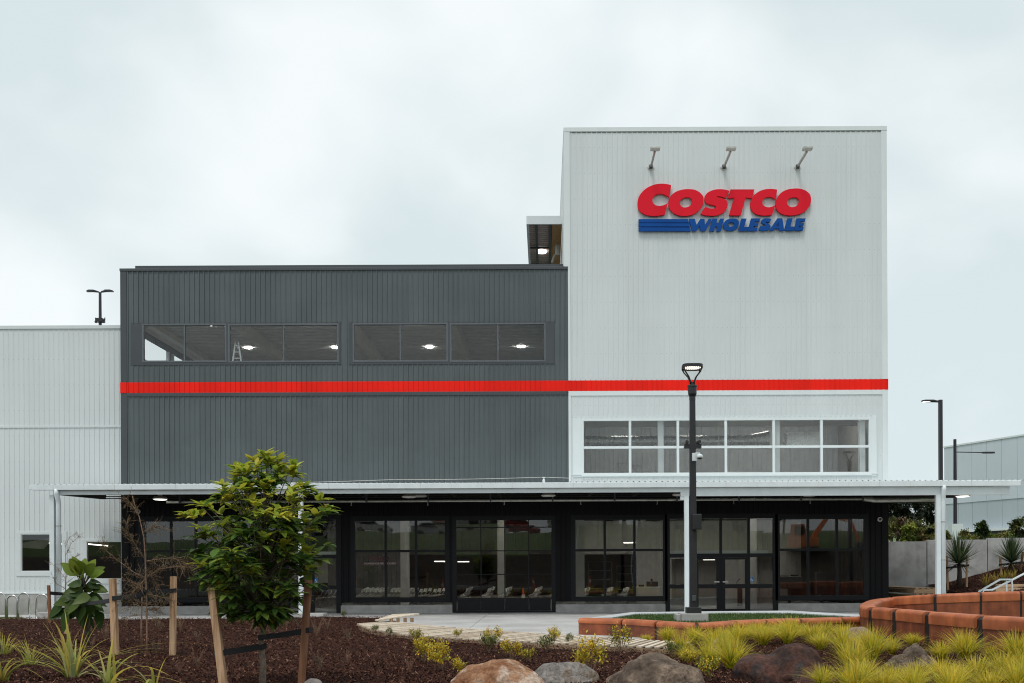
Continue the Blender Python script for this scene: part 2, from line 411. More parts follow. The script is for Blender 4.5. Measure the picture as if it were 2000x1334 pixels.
# ---- white tower
TD = 14.0
mb = MB()
clad_holes(mb, XT + .28, XR - .26, ZR1, ZTOP - .22, [(XT, XM + .02, 0, ZBLK)], front(FY), phase=.11, rh=.016)
clad_holes(mb, XM + .02, XR - .26, ZC, ZR0 - .22, [surW], front(FY), phase=.11, rh=.016)
clad(mb, FY + .02, FY + TD, 5.0, ZTOP - .2, lambda a, dd, z: (XR - .03 + dd, a, z))
clad(mb, FY + .02, FY + TD, ZBLK - 1, ZTOP - .2, lambda a, dd, z: (XT + .03 - dd, a, z))
mb.build('tower_cladding', m_white, store)
mb = MB()
mb.box(XT, XT + .28, FY - .034, FY + .02, ZBLK + .02, ZTOP - .2)
mb.box(XR - .26, XR, FY - .034, FY + .02, ZR1, ZTOP - .2); mb.box(XR - .26, XR, FY - .034, FY + .02, ZC, ZR0)
mb.box(XT - .01, XR + .01, FY - .045, FY + .3, ZTOP - .2, ZTOP)
mb.box(XT - .01, XT + .25, FY + .3, FY + TD, ZTOP - .2, ZTOP); mb.box(XR - .25, XR + .01, FY + .3, FY + TD, ZTOP - .2, ZTOP)
mb.box(XM + .021, XT + .28, FY - .034, FY + .02, ZR1, ZBLK + .02); mb.box(XM + .021, XT + .28, FY - .034, FY + .02, ZC, ZR0 - .222)
mb.box(XM + .021, XR - .26, FY - .038, FY + .0, ZR0 - .22, ZR0 - .004)
for k in range(int((XR - XT - .6) / PITCH)):        # dark gaps where the ribs meet the cap
    pass
mb.build('tower_flashing', m_trim, store, bevel=.006)
mb = MB(); mb.box(XT + .25, XR - .25, FY + .3, FY + TD, ZTOP - .5, ZTOP - .4); mb.box(XT + .06, XR - .06, FY + TD, FY + TD + .1, 5, ZTOP - .2)
mb.build('tower_roof', m_white, store)
mb = MB(); mb.box(XT + .29, XR - .27, FY - .012, FY + .0, ZTOP - .245, ZTOP - .205); mb.build('eave_closure', m_intg, store)
mb = MB()
for r in regions(surW[0], surW[1], surW[2], surW[3], [winW]): mb.box(r[0], r[1], FY - .036, FY + .03, r[2], r[3])
mb.box(surW[0] - .03, surW[1] + .03, FY - .07, FY + .0, surW[2] + .10, surW[2] + .16)
mb.box(winW[0] - .04, winW[1] + .04, FY - .08, FY - .036, winW[2] - .09, winW[2] - .003)
for k in range(int((surW[1] - surW[0]) / PITCH)):
    x = surW[0] + .12 + k * PITCH; mb.box(x, x + .055, FY - .065, FY - .037, surW[3] - .004, surW[3] + .035)
mb.build('window_surround', m_trim, store, bevel=.004)
window('window', winW, [fx(x, 870) for x in (1230.5, 1324, 1417.5, 1511, 1604.5)], [fz(873, 1418)], .075, .115, m_trim, m_glassw)
# ---- red stripe across both
mb = MB()
clad(mb, XL + .28, XR - .02, ZR0, ZR1, front(FY - .012), phase=.03, rh=.034)
mb.box(XL - .012, XL + .28, FY - .052, FY + .03, ZR0, ZR1)
mb.box(XR - .02, XR + .012, FY - .05, FY + .03, ZR0, ZR1)
mb.build('red_stripe', m_red, store)

# ---- ground floor
zin = fz(985, 1000)
W = {'W0': rect(276, 440, 1014.5, 1170.5), 'W1': rect(690, 873, 1013.5, 1170.5), 'W2': rect(1120.5, 1298.5, 1011.5, 1168.5), 'W3': rect(1519, 1691, 1010, 1166.5)}
D0 = rect(453, 661, 1011, 1199); D1 = rect(1304, 1514, 1009, 1194); R1 = rect(888.5, 1080, 1013, 1199)
D0 = (D0[0], D0[1], 0.004, D0[3]); D1 = (D1[0], D1[1], 0.004, D1[3]); R1 = (R1[0], R1[1], 0.004, R1[3])
ZP = fz(1175.5, 1000)                            # plinth top
holes = list(W.values()) + [D0, D1, R1]
mb = MB()
clad_holes(mb, XL + .3, XR - .3, ZP, ZC, [(h[0] - .12, h[1] + .12, h[2] - .12 if h[2] > .1 else 0, h[3] + .14) for h in holes], front(FY + .012), phase=.03)
clad(mb, FY + .02, FY + 30, 0, 5.3, lambda a, dd, z: (XR - .03 + dd, a, z)); clad(mb, FY + .02, FY + 30, 0, 5.3, lambda a, dd, z: (XL + .03 - dd, a, z))
mb.box(XL, XL + .30, FY - .03, FY + .05, .0, ZC); mb.box(XR - .30, XR, FY - .03, FY + .05, .0, ZC)
mb.build('ground_floor_cladding', m_black, store)
mb = MB()
for h in holes:
    lo = h[2] - .12 if h[2] > .1 else 0.0
    for r in regions(h[0] - .12, h[1] + .12, lo, h[3] + .14, [(h[0] + .004, h[1] - .004, h[2] + .004 if h[2] > .1 else 0, h[3] - .004)]):
        mb.box(r[0], r[1], FY - .024, FY + .12, r[2], r[3])
mb.build('window_trim', m_frame, store)
mb = MB()
edges = [XL + .02, D0[0] - .122, D0[1] + .122, R1[0] - .122, R1[1] + .122, D1[0] - .122, D1[1] + .122, XR - .02]
for a, b in zip(edges[::2], edges[1::2]): mb = MB(); mb.box(a, b, FY - .10, FY + .2, -.02, ZP - .13); mb.build('plinth', m_conc, store, bevel=.008)

rowz = lambda y, x: fz(y, x)
window('window', W['W0'], [fx(333), fx(381.5)], [rowz(1076.5, 360)], .09, .10, m_frame, m_glass)
window('window', W['W1'], [fx(752.3), fx(811.3)], [rowz(1076.3, 780)], .09, .11, m_frame, m_glass)
window('window', W['W2'], [fx(1180), fx(1238)], [rowz(1074.5, 1210)], .09, .11, m_frame, m_glass)
window('window', W['W3'], [fx(1577), fx(1633.5)], [rowz(1073.5, 1605)], .09, .11, m_frame, m_glass)
# sectional shutter of glass: four columns, four glazed rows over one solid row
ro = window('sectional_door', R1, [fx(938), fx(984.5), fx(1031)], [rowz(1030, 985), rowz(1075.8, 985), rowz(1121.8, 985), rowz(1168.5, 985)], .07, .045, m_frame, m_glass, pro=.02)
z5 = rowz(1168.5, 985)
mb = MB(); xs = [R1[0] + .08, fx(938), fx(984.5), fx(1031), R1[1] - .08]
for a, b in zip(xs, xs[1:]): mb.box(a + .03, b - .03, FY - .005, FY + .025, .09, z5 - .03)
mb.build('bottom_panel', m_frame, ro, bevel=.006)
def decal_wheelchair(parent, c, s):
    b = MB(); x, y, z = c
    b.box(x - s/2, x + s/2, y, y + .004, z - s/2, z + s/2); o = b.build('access_sign', mat('sign_blue', (.02, .17, .42), .4, var=.02), parent)
    b = MB(); fn = lambda u, v, dd: (x + u * s, y - .004 + dd, z + v * s)
    b.plate([(-.08 + .07 * math.cos(t), .32 + .07 * math.sin(t)) for t in [k * math.pi / 5 for k in range(10)]], [], fn, 0, .003)
    b.plate([(-.12, .22), (-.02, .22), (-.01, .08), (.14, .08), (.14, .0), (-.11, .0)], [], fn, 0, .003)
    b.plate([(.08, .0), (.16, .0), (.26, -.28), (.34, -.26), (.36, -.33), (.22, -.37)], [], fn, 0, .003)
    arc = [(.02 + .26 * math.cos(R(t)), -.14 + .24 * math.sin(R(t))) for t in range(120, 361, 20)]; arc2 = [(.02 + .19 * math.cos(R(t)), -.14 + .17 * math.sin(R(t))) for t in range(360, 119, -20)]
    b.plate(arc + arc2, [], fn, 0, .003)
    b.build('pictogram', mat('sign_white', (.8, .8, .8), .5, var=.01), o)
def entrance(D, xs, cx, ytr, ytop, ydoor, ymid, label):
    """door set: fixed lights over two leaves with push bars between two side lights"""
    Xs = [fx(x, 1100) for x in xs]
    zt0, zt1, zd, zm0, zm1 = [fz(y, cx) for y in (ytr[1], ytr[0], ydoor, ymid[1], ymid[0])]
    f = MB(); y0, y1 = FY - .03, FY + .13
    f.box(D[0], D[0] + .10, y0, y1, .004, D[3]); f.box(D[1] - .10, D[1], y0, y1, .004, D[3])
    f.box(D[0] + .10, D[1] - .10, y0, y1, D[3] - .09, D[3])
    f.box(D[0] + .10, D[1] - .10, y0, y1, zt0, zt1)
    for k, x in enumerate(Xs):
        f.box(x - .06, x + .06, y0 + .006, y1 - .006, zt1, D[3] - .09)
        if k != 1: f.box(x - .06, x + .06, y0 + .006, y1 - .006, .004, zt0)
    o = f.build('entrance', m_frame, store, bevel=.004); o['label'] = label
    e = [D[0] + .10] + Xs + [D[1] - .10]
    p = MB()
    for a, b in zip(e, e[1:]): p.add([(a, FY + .05, zt1), (b, FY + .05, zt1), (b, FY + .053, D[3] - .09), (a, FY + .05, D[3] - .09)], [(0, 1, 2, 3)])
    for a, b in ((e[0], e[1]), (e[3], e[4])): p.add([(a, FY + .05, .004), (b, FY + .05, .004), (b, FY + .052, zt0), (a, FY + .05, zt0)], [(0, 1, 2, 3)])
    p.build('pane', m_glass, o)
    for a, b in ((e[0], e[1] - .06), (e[3] + .06, e[4])): r = MB(); r.box(a, b, y0 + .012, y1 - .02, zm0, zm1); r.build('side_rail', m_frame, o)
    for k, (a, b) in enumerate(((e[1] + .065, e[2] - .006), (e[2] + .006, e[3] - .065))):
        g = MB(); st = .10 if k else .16; sl, srr = (st, .19) if k == 0 else (.19, st)
        g.box(a, a + sl, y0 + .01, y1 - .03, .01, zt0 - .004); g.box(b - srr, b, y0 + .01, y1 - .03, .01, zt0 - .004)
        g.box(a + sl, b - srr, y0 + .01, y1 - .03, zd, zt0 - .004); g.box(a + sl, b - srr, y0 + .01, y1 - .03, zm0, zm1); g.box(a + sl, b - srr, y0 + .01, y1 - .03, .01, .12)
        lf = g.build('door', m_frame, o, bevel=.003)
        q = MB(); q.add([(a + sl, FY + .04, .12), (b - srr, FY + .042, .12), (b - srr, FY + .043, zd), (a + sl, FY + .04, zd)], [(0, 1, 2, 3)]); q.build('pane', m_glass, lf)
        h = MB(); hx = b - .34 if k == 0 else a + .06
        h.box(hx, hx + .26, FY - .09, FY - .05, zm1 + .08, zm1 + .14); h.box(hx + .02, hx + .05, FY - .05, FY - .02, zm1 + .09, zm1 + .13); h.box(hx + .21, hx + .24, FY - .05, FY - .02, zm1 + .09, zm1 + .13)
        h.build('push_bar', m_hoop, lf)
    decal_wheelchair(o, (e[3] + .12, FY + .03, zm1 + .22), .22)
    lg = MB(); lg.box(D[0] + .2, D[1] - .2, FY + .5, FY + 1.3, zt1 - .02, zt1 + .15); lg.build('inner_ledge', m_white, o)
    return o
entrance(D1, (1354.5, 1408, 1462.5), 1408, (1081, 1088.5), 1012, 1093, (1141, 1149), 'entrance doors right of the white middle post')
entrance(D0, (504, 556, 611), 556, (1083.5, 1091), 1014, 1095, (1144, 1151), 'entrance doors behind the staked leafy tree')
# ---- small camera eyes on the black wall
for px, py in ((270, 999), (1718, 1014.5)):
    c = P(px, py, FY - .03); b = MB(); b.tube([c + Vector((0, .02, 0)), c + Vector((0, -.07, 0))], .105, 16); o = b.build('wall_camera', m_fit, store)
    b = MB(); b.tube([c + Vector((0, -.07, 0)), c + Vector((0, -.12, 0))], .065, 14); b.build('lens', m_blk, o)

# ---- insides seen through the glass
mb = MB(); mb.box(XL + .1, XR - .1, FY + .2, FY + 30, -.06, .12); mb.build('shop_floor', m_floor, store)
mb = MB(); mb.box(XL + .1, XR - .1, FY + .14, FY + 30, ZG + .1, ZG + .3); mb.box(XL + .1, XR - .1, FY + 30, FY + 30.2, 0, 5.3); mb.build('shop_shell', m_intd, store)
mb = MB()       # pale partitions
fnb = front(64.0)
clad(mb, P(640, 1100, 64).x, P(797, 1100, 64).x, 0, 5, fnb, pitch=.3); mb.build('shop_partition', m_intg, store); mb = MB()
clad(mb, P(1290, 1100, 64).x, XR - .2, 0, 5, fnb, pitch=.3)
clad(mb, P(1120, 1100, 64).x, P(1291, 1100, 64).x, 2.9, 5, fnb, pitch=.3)
mb.build('shop_partition', m_int, store); mb = MB(); clad(mb, P(460, 1100, 64).x, P(640, 1100, 64).x, 1.2, 3.2, fnb, pitch=.3)
mb.build('shop_partition', m_int, store)
mb = MB(); clad(mb, P(797, 1100, 66).x, P(1120, 1100, 66).x, 3.0, 5, lambda a, dd, z: (a, 66 - dd, z), pitch=.5); mb.build('roller_curtain', m_intg, store)
mb = MB()
for x, Y in ((790, 54), (979, 57), (1133, 50), (1470, 52), (1668, 55)):
    c = P(x, 1100, Y).x; mb = MB(); mb.box(c - .22, c + .22, Y, Y + .4, 0, ZG + .1); mb.build('shop_column', m_int, store)
for xa, xb_, za in ((1085, 1141, 0), (1141, 1243, 2.95), (1243, 1312, 0), (1312, 1409, 2.6), (1409, 1463, 0), (1463, 1522, 2.75), (1522, 1600, 1.6), (1600, 1760, .9)):
    a_, b_ = P(xa, 1100, 62).x, P(xb_, 1100, 62).x; mb = MB(); clad(mb, a_, min(b_, XR - .2), za, 5, front(62), pitch=.3); mb.build('shop_wall', m_int, store)
mb = MB()       # racks and shutters in the dark beyond the openings
for xa, xb_, z0, z1, Y in ((1148, 1196, .1, 2.5, 66), (1204, 1240, .1, 2.2, 66.5), (1316, 1350, .1, 2.1, 66), (1466, 1490, .1, 2.3, 65)):
    a_, b_ = P(xa, 1100, Y).x, P(xb_, 1100, Y).x
    for k in range(5): mb.box(a_, b_, Y, Y + .8, z0 + (z1 - z0) * k / 4 - .03, z0 + (z1 - z0) * k / 4 + .03)
    mb.box(a_, a_ + .06, Y, Y + .8, 0, z1); mb.box(b_ - .06, b_, Y, Y + .8, 0, z1)
mb.build('storage_rack', m_intg, store)
for x, y, Y in ((860, 1096.5, 60), (905, 1097, 62), (1230, 1060, 58), (1385, 1093, 60)):
    c = P(x, y, Y); lt = MB(); lt.box(c.x - .35, c.x + .35, Y, Y + .12, c.z - .025, c.z + .025); lt.build('strip_light', m_lamp, store)
mb = MB()
for k in range(7):
    x = XL + 3 + k * 5.2
    for Y in (50.5, 56.5): mb = MB(); mb.box(x - .6, x + .6, Y - .15, Y + .15, ZG + .04, ZG + .095); mb.build('ceiling_panel', m_panel if x > XM - 1 else m_panel2, store)

# upper room behind the charcoal block
mb = MB(); mb.box(XL + .15, XM, FY + .14, FY + 14, 11.0, 11.15); mb.box(XL + .15, XM, FY + 14, FY + 14.2, 11, ZBLK); mb.box(XM, XM + .1, FY + .14, FY + 14, 11, ZBLK)
mb.build('lounge_shell', m_int, store)
mb = MB(); ZL = 14.3
prof = []
y = FY + .14
while y < FY + 13.8: prof += [(y, ZL), (y + .19, ZL), (y + .21, ZL + .11), (y + .31, ZL + .11), (y + .33, ZL)]; y += .34
mb.sheet([[(XL + .1, a, z), (XM, a, z)] for a, z in prof]); mb.build('lounge_ceiling', m_deck, store)
mb = MB()
for x in (-20.0 + .6, -14.9, -9.5, -4.4): mb.box(x - .17, x + .17, FY + .2, FY + 13.9, ZL - .55, ZL - .01)
mb.build('rafter', m_int, store)
mb = MB(); mb.box(XL + .2, XL + .5, FY + .2, FY + 13.9, 13.8, 14.0); mb.box(XL + .16, XL + .30, FY + .16, FY + .9, 11.1, 14.2)
for a in (48.2, 51.8, 52.4): mb.box(XL + .08, XL + .2, a - .06, a + .06, 11.2, 13.4)
mb.build('side_window_lining', m_white, store)
dl = MB()
for x, y_, Y in ((485, 679, 54.8), (655, 679, 54.8), (839, 679, 54.8), (1018, 676.5, 54.8), (410, 636, 49.6), (607, 635.5, 49.6), (812, 635, 49.6)):
    c = P(x, y_, Y); dl.lathe((c.x, Y, ZL - .05), [(.20, .0), (.20, .045)], 20)
dl.build('downlight', m_down2, store)
# upper room behind the tower's white window
mb = MB(); mb.box(XM + .1, XR - .1, FY + .14, FY + 8, 5.35, 5.5); mb.box(XM + .1, XR - .1, FY + .14, FY + 8, 9.9, 10.05)
mb.box(XM + .02, XM + .1, FY + .14, FY + 8, 5.4, 10); mb.box(XR - .1, XR - .05, FY + .14, FY + 8, 5.4, 10)
mb.build('upper_room_shell', m_intg, store)
for x in (4, 7.5, 11, 14): mb = MB(); mb.box(x - .6, x + .6, 50.3, 50.7, 9.80, 9.88); mb.build('ceiling_panel', m_panel2, store)
mb = MB(); clad(mb, XM + .1, XR - .1, 5.5, 9.9, front(FY + 7.5), pitch=.25); mb.build('upper_room_wall', mat('cool_lining', (.36, .39, .40), .8, var=.06), store)
mb = MB()
for x in (1292, 1520, 1688): c = fx(x, 870); mb = MB(); mb.box(c - .13, c + .13, FY + .25, FY + .5, 5.5, 9.9); mb.build('upper_room_column', m_white, store)
mb = MB(); z = P(1200, 829, 50).z; mb.box(XM + .2, XR - .3, 49.9, 50.15, z - .12, z + .14); mb.build('ceiling_beam', m_int, store)
mb = MB(); c0, c1 = P(1135, 862, 49.2), P(1450, 861, 49.2)
n = 60
pts = [c0.lerp(c1, i / n) for i in range(n + 1)]
mb.tube(pts, [.26 + (.012 if i % 2 else 0) for i in range(n + 1)], 20)
a, b = P(1452, 861, 49.2), P(1500, 859, 49.2); mb.tube([a, b], [.26, .45], 20)
c = P(1570, 858, 49.4); mb.box(c.x - .9, c.x + .9, 49.2, 49.9, c.z - .35, c.z + .35)
mb.build('air_duct', m_duct, store, smooth=False)
# black loop of cable and conduit on the lobby sill, sloping rod
mb = MB(); mb.tube([P(1266, 888, 47.2), P(1271, 902, 47.2), P(1278, 926, 47.2)], .018, 6); mb.tube([P(1404, 818, 47.4), P(1404, 926, 47.4)], .015, 6); mb.build('conduit', m_int, store)

# ---- roof shelter beside the tower
ZS = P(1060, 437, 50).z
sh = thing('roof_shelter', (XT, 52, ZBLK + .6), 'small flat shelter on the rooftop against the left side of the white tower', 'shelter')
x0, x1 = P(1029, 437, 50).x, XT - .02
mb = MB(); mb.box(x0 - .02, x1, 49.9, 50.0, ZS - .05, ZS + .36); mb.box(x0 - .02, x0 + .1, 50.0, 60, ZS - .05, ZS + .36); mb.build('fascia', m_trim, sh)
mb = MB(); prof = []; y = 50.05
while y < 60: prof += [(y, ZS + .12), (y + .16, ZS + .12), (y + .19, ZS + .18), (y + .27, ZS + .18), (y + .3, ZS + .12)]; y += .31
mb.sheet([[(x0 + .1, a, z), (x1, a, z)] for a, z in prof]); mb.build('soffit', mat('bronze_deck', (.60, .47, .42), .6, var=.08), sh)
mb = MB(); mb.box(x0 + .42, x0 + .54, 50.05, 60, ZS - .02, ZS + .11); mb.box(x0 + 1.12, x0 + 1.24, 50.05, 60, ZS - .02, ZS + .11)
for y in (53.6, 56.5, 59): mb.box(x0 + .1, x0 + 1.12, y, y + .12, ZS - .06, ZS + .0)
mb.build('soffit_beam', m_darkflash, sh)
mb = MB(); mb.box(x0 + 1.26, x1, 50.3, 59.5, ZS + .02, ZS + .10); mb.build('timber_lining', wood('ply', (.42, .22, .09), (.62, .36, .17), 5), sh)
mb = MB(); c = P(1058, 491, 54.6); mb.lathe((c.x, c.y, ZS + .02), [(.26, 0), (.26, .1)], 20); mb.build('round_light', m_down, sh)
mb = MB(); mb.lathe((x1 - .25, 54.5, ZBLK), [(.20, 0), (.20, 2.4), (.17, 2.6)], 14); mb.tube([(x1 - .2, 53, ZS - .6), (x1 - .2, 53, ZS - .1)], .11, 10); mb.tube([(x1 - .5, 53.4, ZS - .9), (x1 - .35, 53.4, ZS - .5), (x1 - .1, 53.3, ZS - .4)], .05, 8)
mb.build('vent_pipe', m_fit, sh)

# ---- white wing on the left
WY = 47.0
wing = thing('warehouse_wing', (-30, WY, 0), 'low white ribbed warehouse wing left of the charcoal block', 'building')
rw = lambda x0, x1, y0, y1: rect(x0, x1, y0, y1, WY)
h1, h2 = rw(41, 122, 1043, 1116), rw(169, 238, 1057.5, 1131)
zt = fz(640, 120, WY); zb = fz(1158, 60, WY); zm = fz(833.5, 120, WY)
sur = lambda h: (h[0] - .22, h[1] + .22, h[2] - .22, h[3] + .12)
mb = MB()
clad_holes(mb, -46, XL + .0, zb, zm - .05, [sur(h1), sur(h2)], front(WY), pitch=.2365, rh=.015)
clad(mb, -46, XL, zm + .05, zt - .06, front(WY), pitch=.2365, rh=.015)
mb.build('ribbed_cladding', m_white, wing)
mb = MB()
mb.box(-46, XL, WY - .05, WY + .4, zt - .06, zt + .10); mb.box(-46, XL, WY + .4, WY + .7, zt + .06, zt + .17); mb.box(-46, XL, WY - .034, WY, zm - .05, zm + .05)
for h in (h1, h2):
    for r in regions(*sur(h), [h]): mb.box(r[0], min(r[1], XL), WY - .034, WY + .1, r[2], r[3])
mb.box(-46, XL, WY - .06, WY, zb - .05, zb + .004)
mb.build('flashing', m_white, wing, bevel=.005)
for h in (h1, h2): window('window', h, [], [], .03, .05, m_trim, m_glass, Y=WY, parent=wing, pro=.02)
mb = MB(); mb.box(-46, XL, WY - .04, WY + .3, -.05, zb - .05); mb.build('plinth', m_conc, wing)
mb = MB(); mb.box(-46, XL - 2.2, WY + .71, WY + 25, zt - .3, zt - .2); mb.build('roof', m_white, wing)
mb = MB(); clad(mb, WY + .5, WY + 14, 9, zt + .1, lambda a, dd, z: (XL - 2.2 + dd, a, z)); mb.add([(XL - 2.2, WY + .5, 9), (XL, WY + .5, 9), (XL, WY + 14, 9), (XL - 2.2, WY + 14, 9)], [(0, 1, 2, 3)]); mb.build('light_well', m_white, wing)
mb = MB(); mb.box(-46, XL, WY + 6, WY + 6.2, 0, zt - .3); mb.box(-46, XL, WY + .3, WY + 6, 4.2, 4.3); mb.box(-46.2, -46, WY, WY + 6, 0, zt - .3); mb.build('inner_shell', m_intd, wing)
mb = MB()
for x, y, Y in ((190, 1064, 48.4), (118, 1062, 49)):
    c = P(x, y, Y); mb.bar(c + Vector((-.7, 0, .06)), c + Vector((.5, 0, -.05)), .1, .05)
mb.build('strip_light', m_lamp, wing)
mb = MB(); pts = [P(45, 1060, 48), P(98, 1050, 48.6), P(80, 1072, 48.4), P(45, 1070, 48)]; mb.add([pts[0], pts[1], pts[2], pts[3]] + [p + Vector((0, .3, 0)) for p in pts], [(0, 1, 2, 3), (7, 6, 5, 4), (0, 4, 5, 1), (2, 6, 7, 3)])
mb.box(P(45, 1090, 48).x, P(50, 1090, 48).x, 47.6, 47.7, fz(1112, 50, 48), fz(1072, 50, 48)); mb.build('inner_panel', m_int, wing)
# ================================================================== wall lettering
def smooth_loop(pts, corners=(), n=5):
    """closed Catmull-Rom through pts; indices in corners stay sharp"""
    m = len(pts); res = []
    for i in range(m):
        p1, p2 = Vector(pts[i]), Vector(pts[(i+1) % m])
        t1 = (p2 - Vector(pts[i-1])) * .5 if i not in corners else (p2 - p1) * .6
        t2 = (Vector(pts[(i+2) % m]) - p1) * .5 if (i+1) % m not in corners else (p2 - p1) * .6
        for k in range(n):
            s = k / n; s2, s3 = s*s, s*s*s
            q = p1*(2*s3-3*s2+1) + t1*(s3-2*s2+s) + p2*(-2*s3+3*s2) + t2*(s3-s2)
            res.append((q.x, q.y))
    return res
BIG = []
c1 = [(405,457),(360,447),(310,443),(260,448),(210,463),(160,490),(120,525),(92,565),(78,610),(77,655),(88,695),(110,722),(140,740),(175,752),(215,758),(260,758),(310,752),(341,747),(373,632),(340,650),(310,658),(280,660),(250,652),(230,635),(221,610),(225,585),(240,563),(265,548),(295,541),(325,545),(355,557),(386,578)]
BIG.append((smooth_loop(c1, (0,17,18,31)), []))
o1 = [(585,497),(640,505),(685,530),(715,565),(722,600),(715,645),(690,690),(650,725),(605,748),(550,758),(500,757),(455,745),(415,720),(388,685),(378,645),(382,600),(400,565),(430,535),(475,512),(530,499)]
o1i = [(555,575),(585,580),(605,597),(607,622),(597,648),(575,667),(545,675),(517,672),(497,655),(490,630),(497,605),(515,587)]
BIG.append((smooth_loop(o1), [smooth_loop(o1i)]))
s1 = [(976,514),(940,503),(890,497),(840,500),(795,512),(755,535),(734,565),(730,600),(740,624),(762,638),(800,649),(830,657),(841,667),(835,680),(815,687),(785,685),(757,676),(738,667),(690,738),(720,748),(765,755),(810,757),(850,752),(900,735),(935,705),(955,665),(956,630),(944,605),(915,590),(872,580),(853,574),(850,568),(862,566),(890,568),(915,576),(937,583)]
BIG.append((smooth_loop(s1, (0,17,18,35)), []))
BIG.append(([(986,500),(1217,500),(1193,584),(1131,578),(1083,752),(968,752),(1021,580),(959,583)], []))
c2 = [(1440,501),(1395,495),(1340,496),(1290,507),(1245,530),(1210,562),(1187,600),(1178,640),(1182,680),(1200,715),(1235,740),(1280,752),(1330,755),(1390,748),(1424,652),(1395,666),(1360,674),(1325,668),(1302,650),(1294,625),(1303,598),(1325,580),(1355,572),(1390,577),(1426,597)]
BIG.append((smooth_loop(c2, (0,13,14,24)), []))
o2 = [(1620,490),(1670,494),(1720,512),(1757,545),(1770,585),(1768,625),(1750,670),(1715,710),(1670,735),(1610,750),(1550,753),(1495,742),(1450,715),(1430,680),(1425,645),(1433,600),(1457,555),(1495,520),(1550,498)]
o2i = [(1605,575),(1635,580),(1652,598),(1652,622),(1640,648),(1615,667),(1585,672),(1558,665),(1540,645),(1537,618),(1548,597),(1570,582)]
BIG.append((smooth_loop(o2), [smooth_loop(o2i)]))
SMALL = [([(578,788),(634,788),(653,846),(690,788),(730,788),(735,846),(772,788),(803,786),(742,903),(690,903),(684,852),(650,903),(608,903)], []),
 ([(808,785),(858,785),(846,826),(870,826),(882,785),(921,785),(889,905),(846,905),(858,862),(834,862),(822,905),(775,905)], []),
 (smooth_loop([(1012,783),(1050,792),(1066,815),(1063,850),(1045,880),(1010,898),(965,902),(930,890),(914,865),(917,832),(938,803),(970,788)]), [smooth_loop([(1000,820),(1019,830),(1016,850),(995,862),(972,862),(960,848),(966,830),(982,821)])]),
 ([(1090,785),(1140,785),(1117,866),(1160,866),(1150,903),(1061,903)], []),
 ([(1186,783),(1275,783),(1266,812),(1224,812),(1218,830),(1259,830),(1251,856),(1211,856),(1206,873),(1250,873),(1241,903),(1151,903)], []),
 (smooth_loop([(1383,787),(1355,781),(1320,782),(1292,796),(1284,818),(1298,835),(1322,843),(1325,855),(1308,861),(1278,853),(1256,894),(1285,901),(1320,902),(1352,893),(1374,870),(1372,848),(1355,835),(1333,828),(1331,819),(1346,816),(1366,823)], (0,9,10,20), 3), []),
 ([(1441,782),(1490,782),(1508,900),(1456,900),(1455,881),(1412,881),(1400,900),(1362,900)], [[(1425,856),(1453,856),(1451,822)]]),
 ([(1540,783),(1590,783),(1568,863),(1611,863),(1601,900),(1509,900)], []),
 ([(1630,783),(1718,783),(1709,812),(1667,812),(1662,830),(1703,830),(1695,856),(1655,856),(1650,869),(1700,869),(1690,899),(1604,899)], [])]
BARS = [[(88,790),(570,790),(577,822),(88,822)], [(88,829),(579,829),(586,861),(88,861)], [(88,870),(588,870),(596,905),(88,905)]]
SY = FY - .16                                      # faces stand off the wall on pins
sfn = lambda u, v, dd: P(1230 + u / 5, 270 + v / 5, SY) + Vector((0, dd, 0))
sign = thing('wall_sign', P(1415, 460, SY), 'large red and blue raised lettering high on the white tower wall', 'sign')
for o, h in BIG:
    mb = MB(); mb.plate(o, h, sfn, 0, .10); mb.build('red_letter', m_sred, sign, bevel=.008)
for o, h in SMALL:
    mb = MB(); mb.plate(o, h, sfn, 0, .09); mb.build('blue_letter', m_sblue, sign, bevel=.005)
for o in BARS:
    mb = MB(); mb.plate(o, [], sfn, 0, .09); mb.build('blue_bar', m_sblue, sign, bevel=.005)
mb = MB()
for u in range(130, 1740, 100):
    for v in (640, 850):
        c = sfn(u, v, .05); mb.box(c.x - .02, c.x + .02, SY + .05, FY + .01, c.z - .02, c.z + .02)
# ---- three arm lights over it
labels = ['left arm floodlight above the big red letters', 'middle arm floodlight above the big red letters', 'right arm floodlight above the big red letters']
for lab, x in zip(labels, (1271, 1413.5, 1557)):
    b = P(x, 327, FY); t = thing('sign_floodlight', b, lab, 'wall light', 'floodlights over the wall lettering')
    a = MB(); a.add([b + Vector(q) for q in ((-.16,-.05,0),(0,-.05,-.16),(.16,-.05,0),(0,-.05,.16),(-.16,.0,0),(0,.0,-.16),(.16,.0,0),(0,.0,.16))], [(0,1,2,3),(0,4,5,1),(1,5,6,2),(2,6,7,3),(3,7,4,0)])
    a.build('wall_plate', m_fit, t)
    a = MB(); a.bar(b + Vector((0, -.051, 0)), b + Vector((0, -.16, 0)), .16, .16); a.build('knuckle', m_darkflash, t)
    a = MB(); a.bar(b + Vector((0, -.16, 0)), b + Vector((0, -1.70, .03)), .085, .085); a.build('arm', m_galv, t)
    a = MB(); a.box(b.x - .20, b.x + .22, FY - 1.92, FY - 1.66, b.z + .06, b.z + .17); a.build('lamp_head', m_galv, t, bevel=.01)
    a = MB(); a.box(b.x - .18, b.x + .19, FY - 1.90, FY - 1.68, b.z + .045, b.z + .058); a.build('lens', m_fit, t)

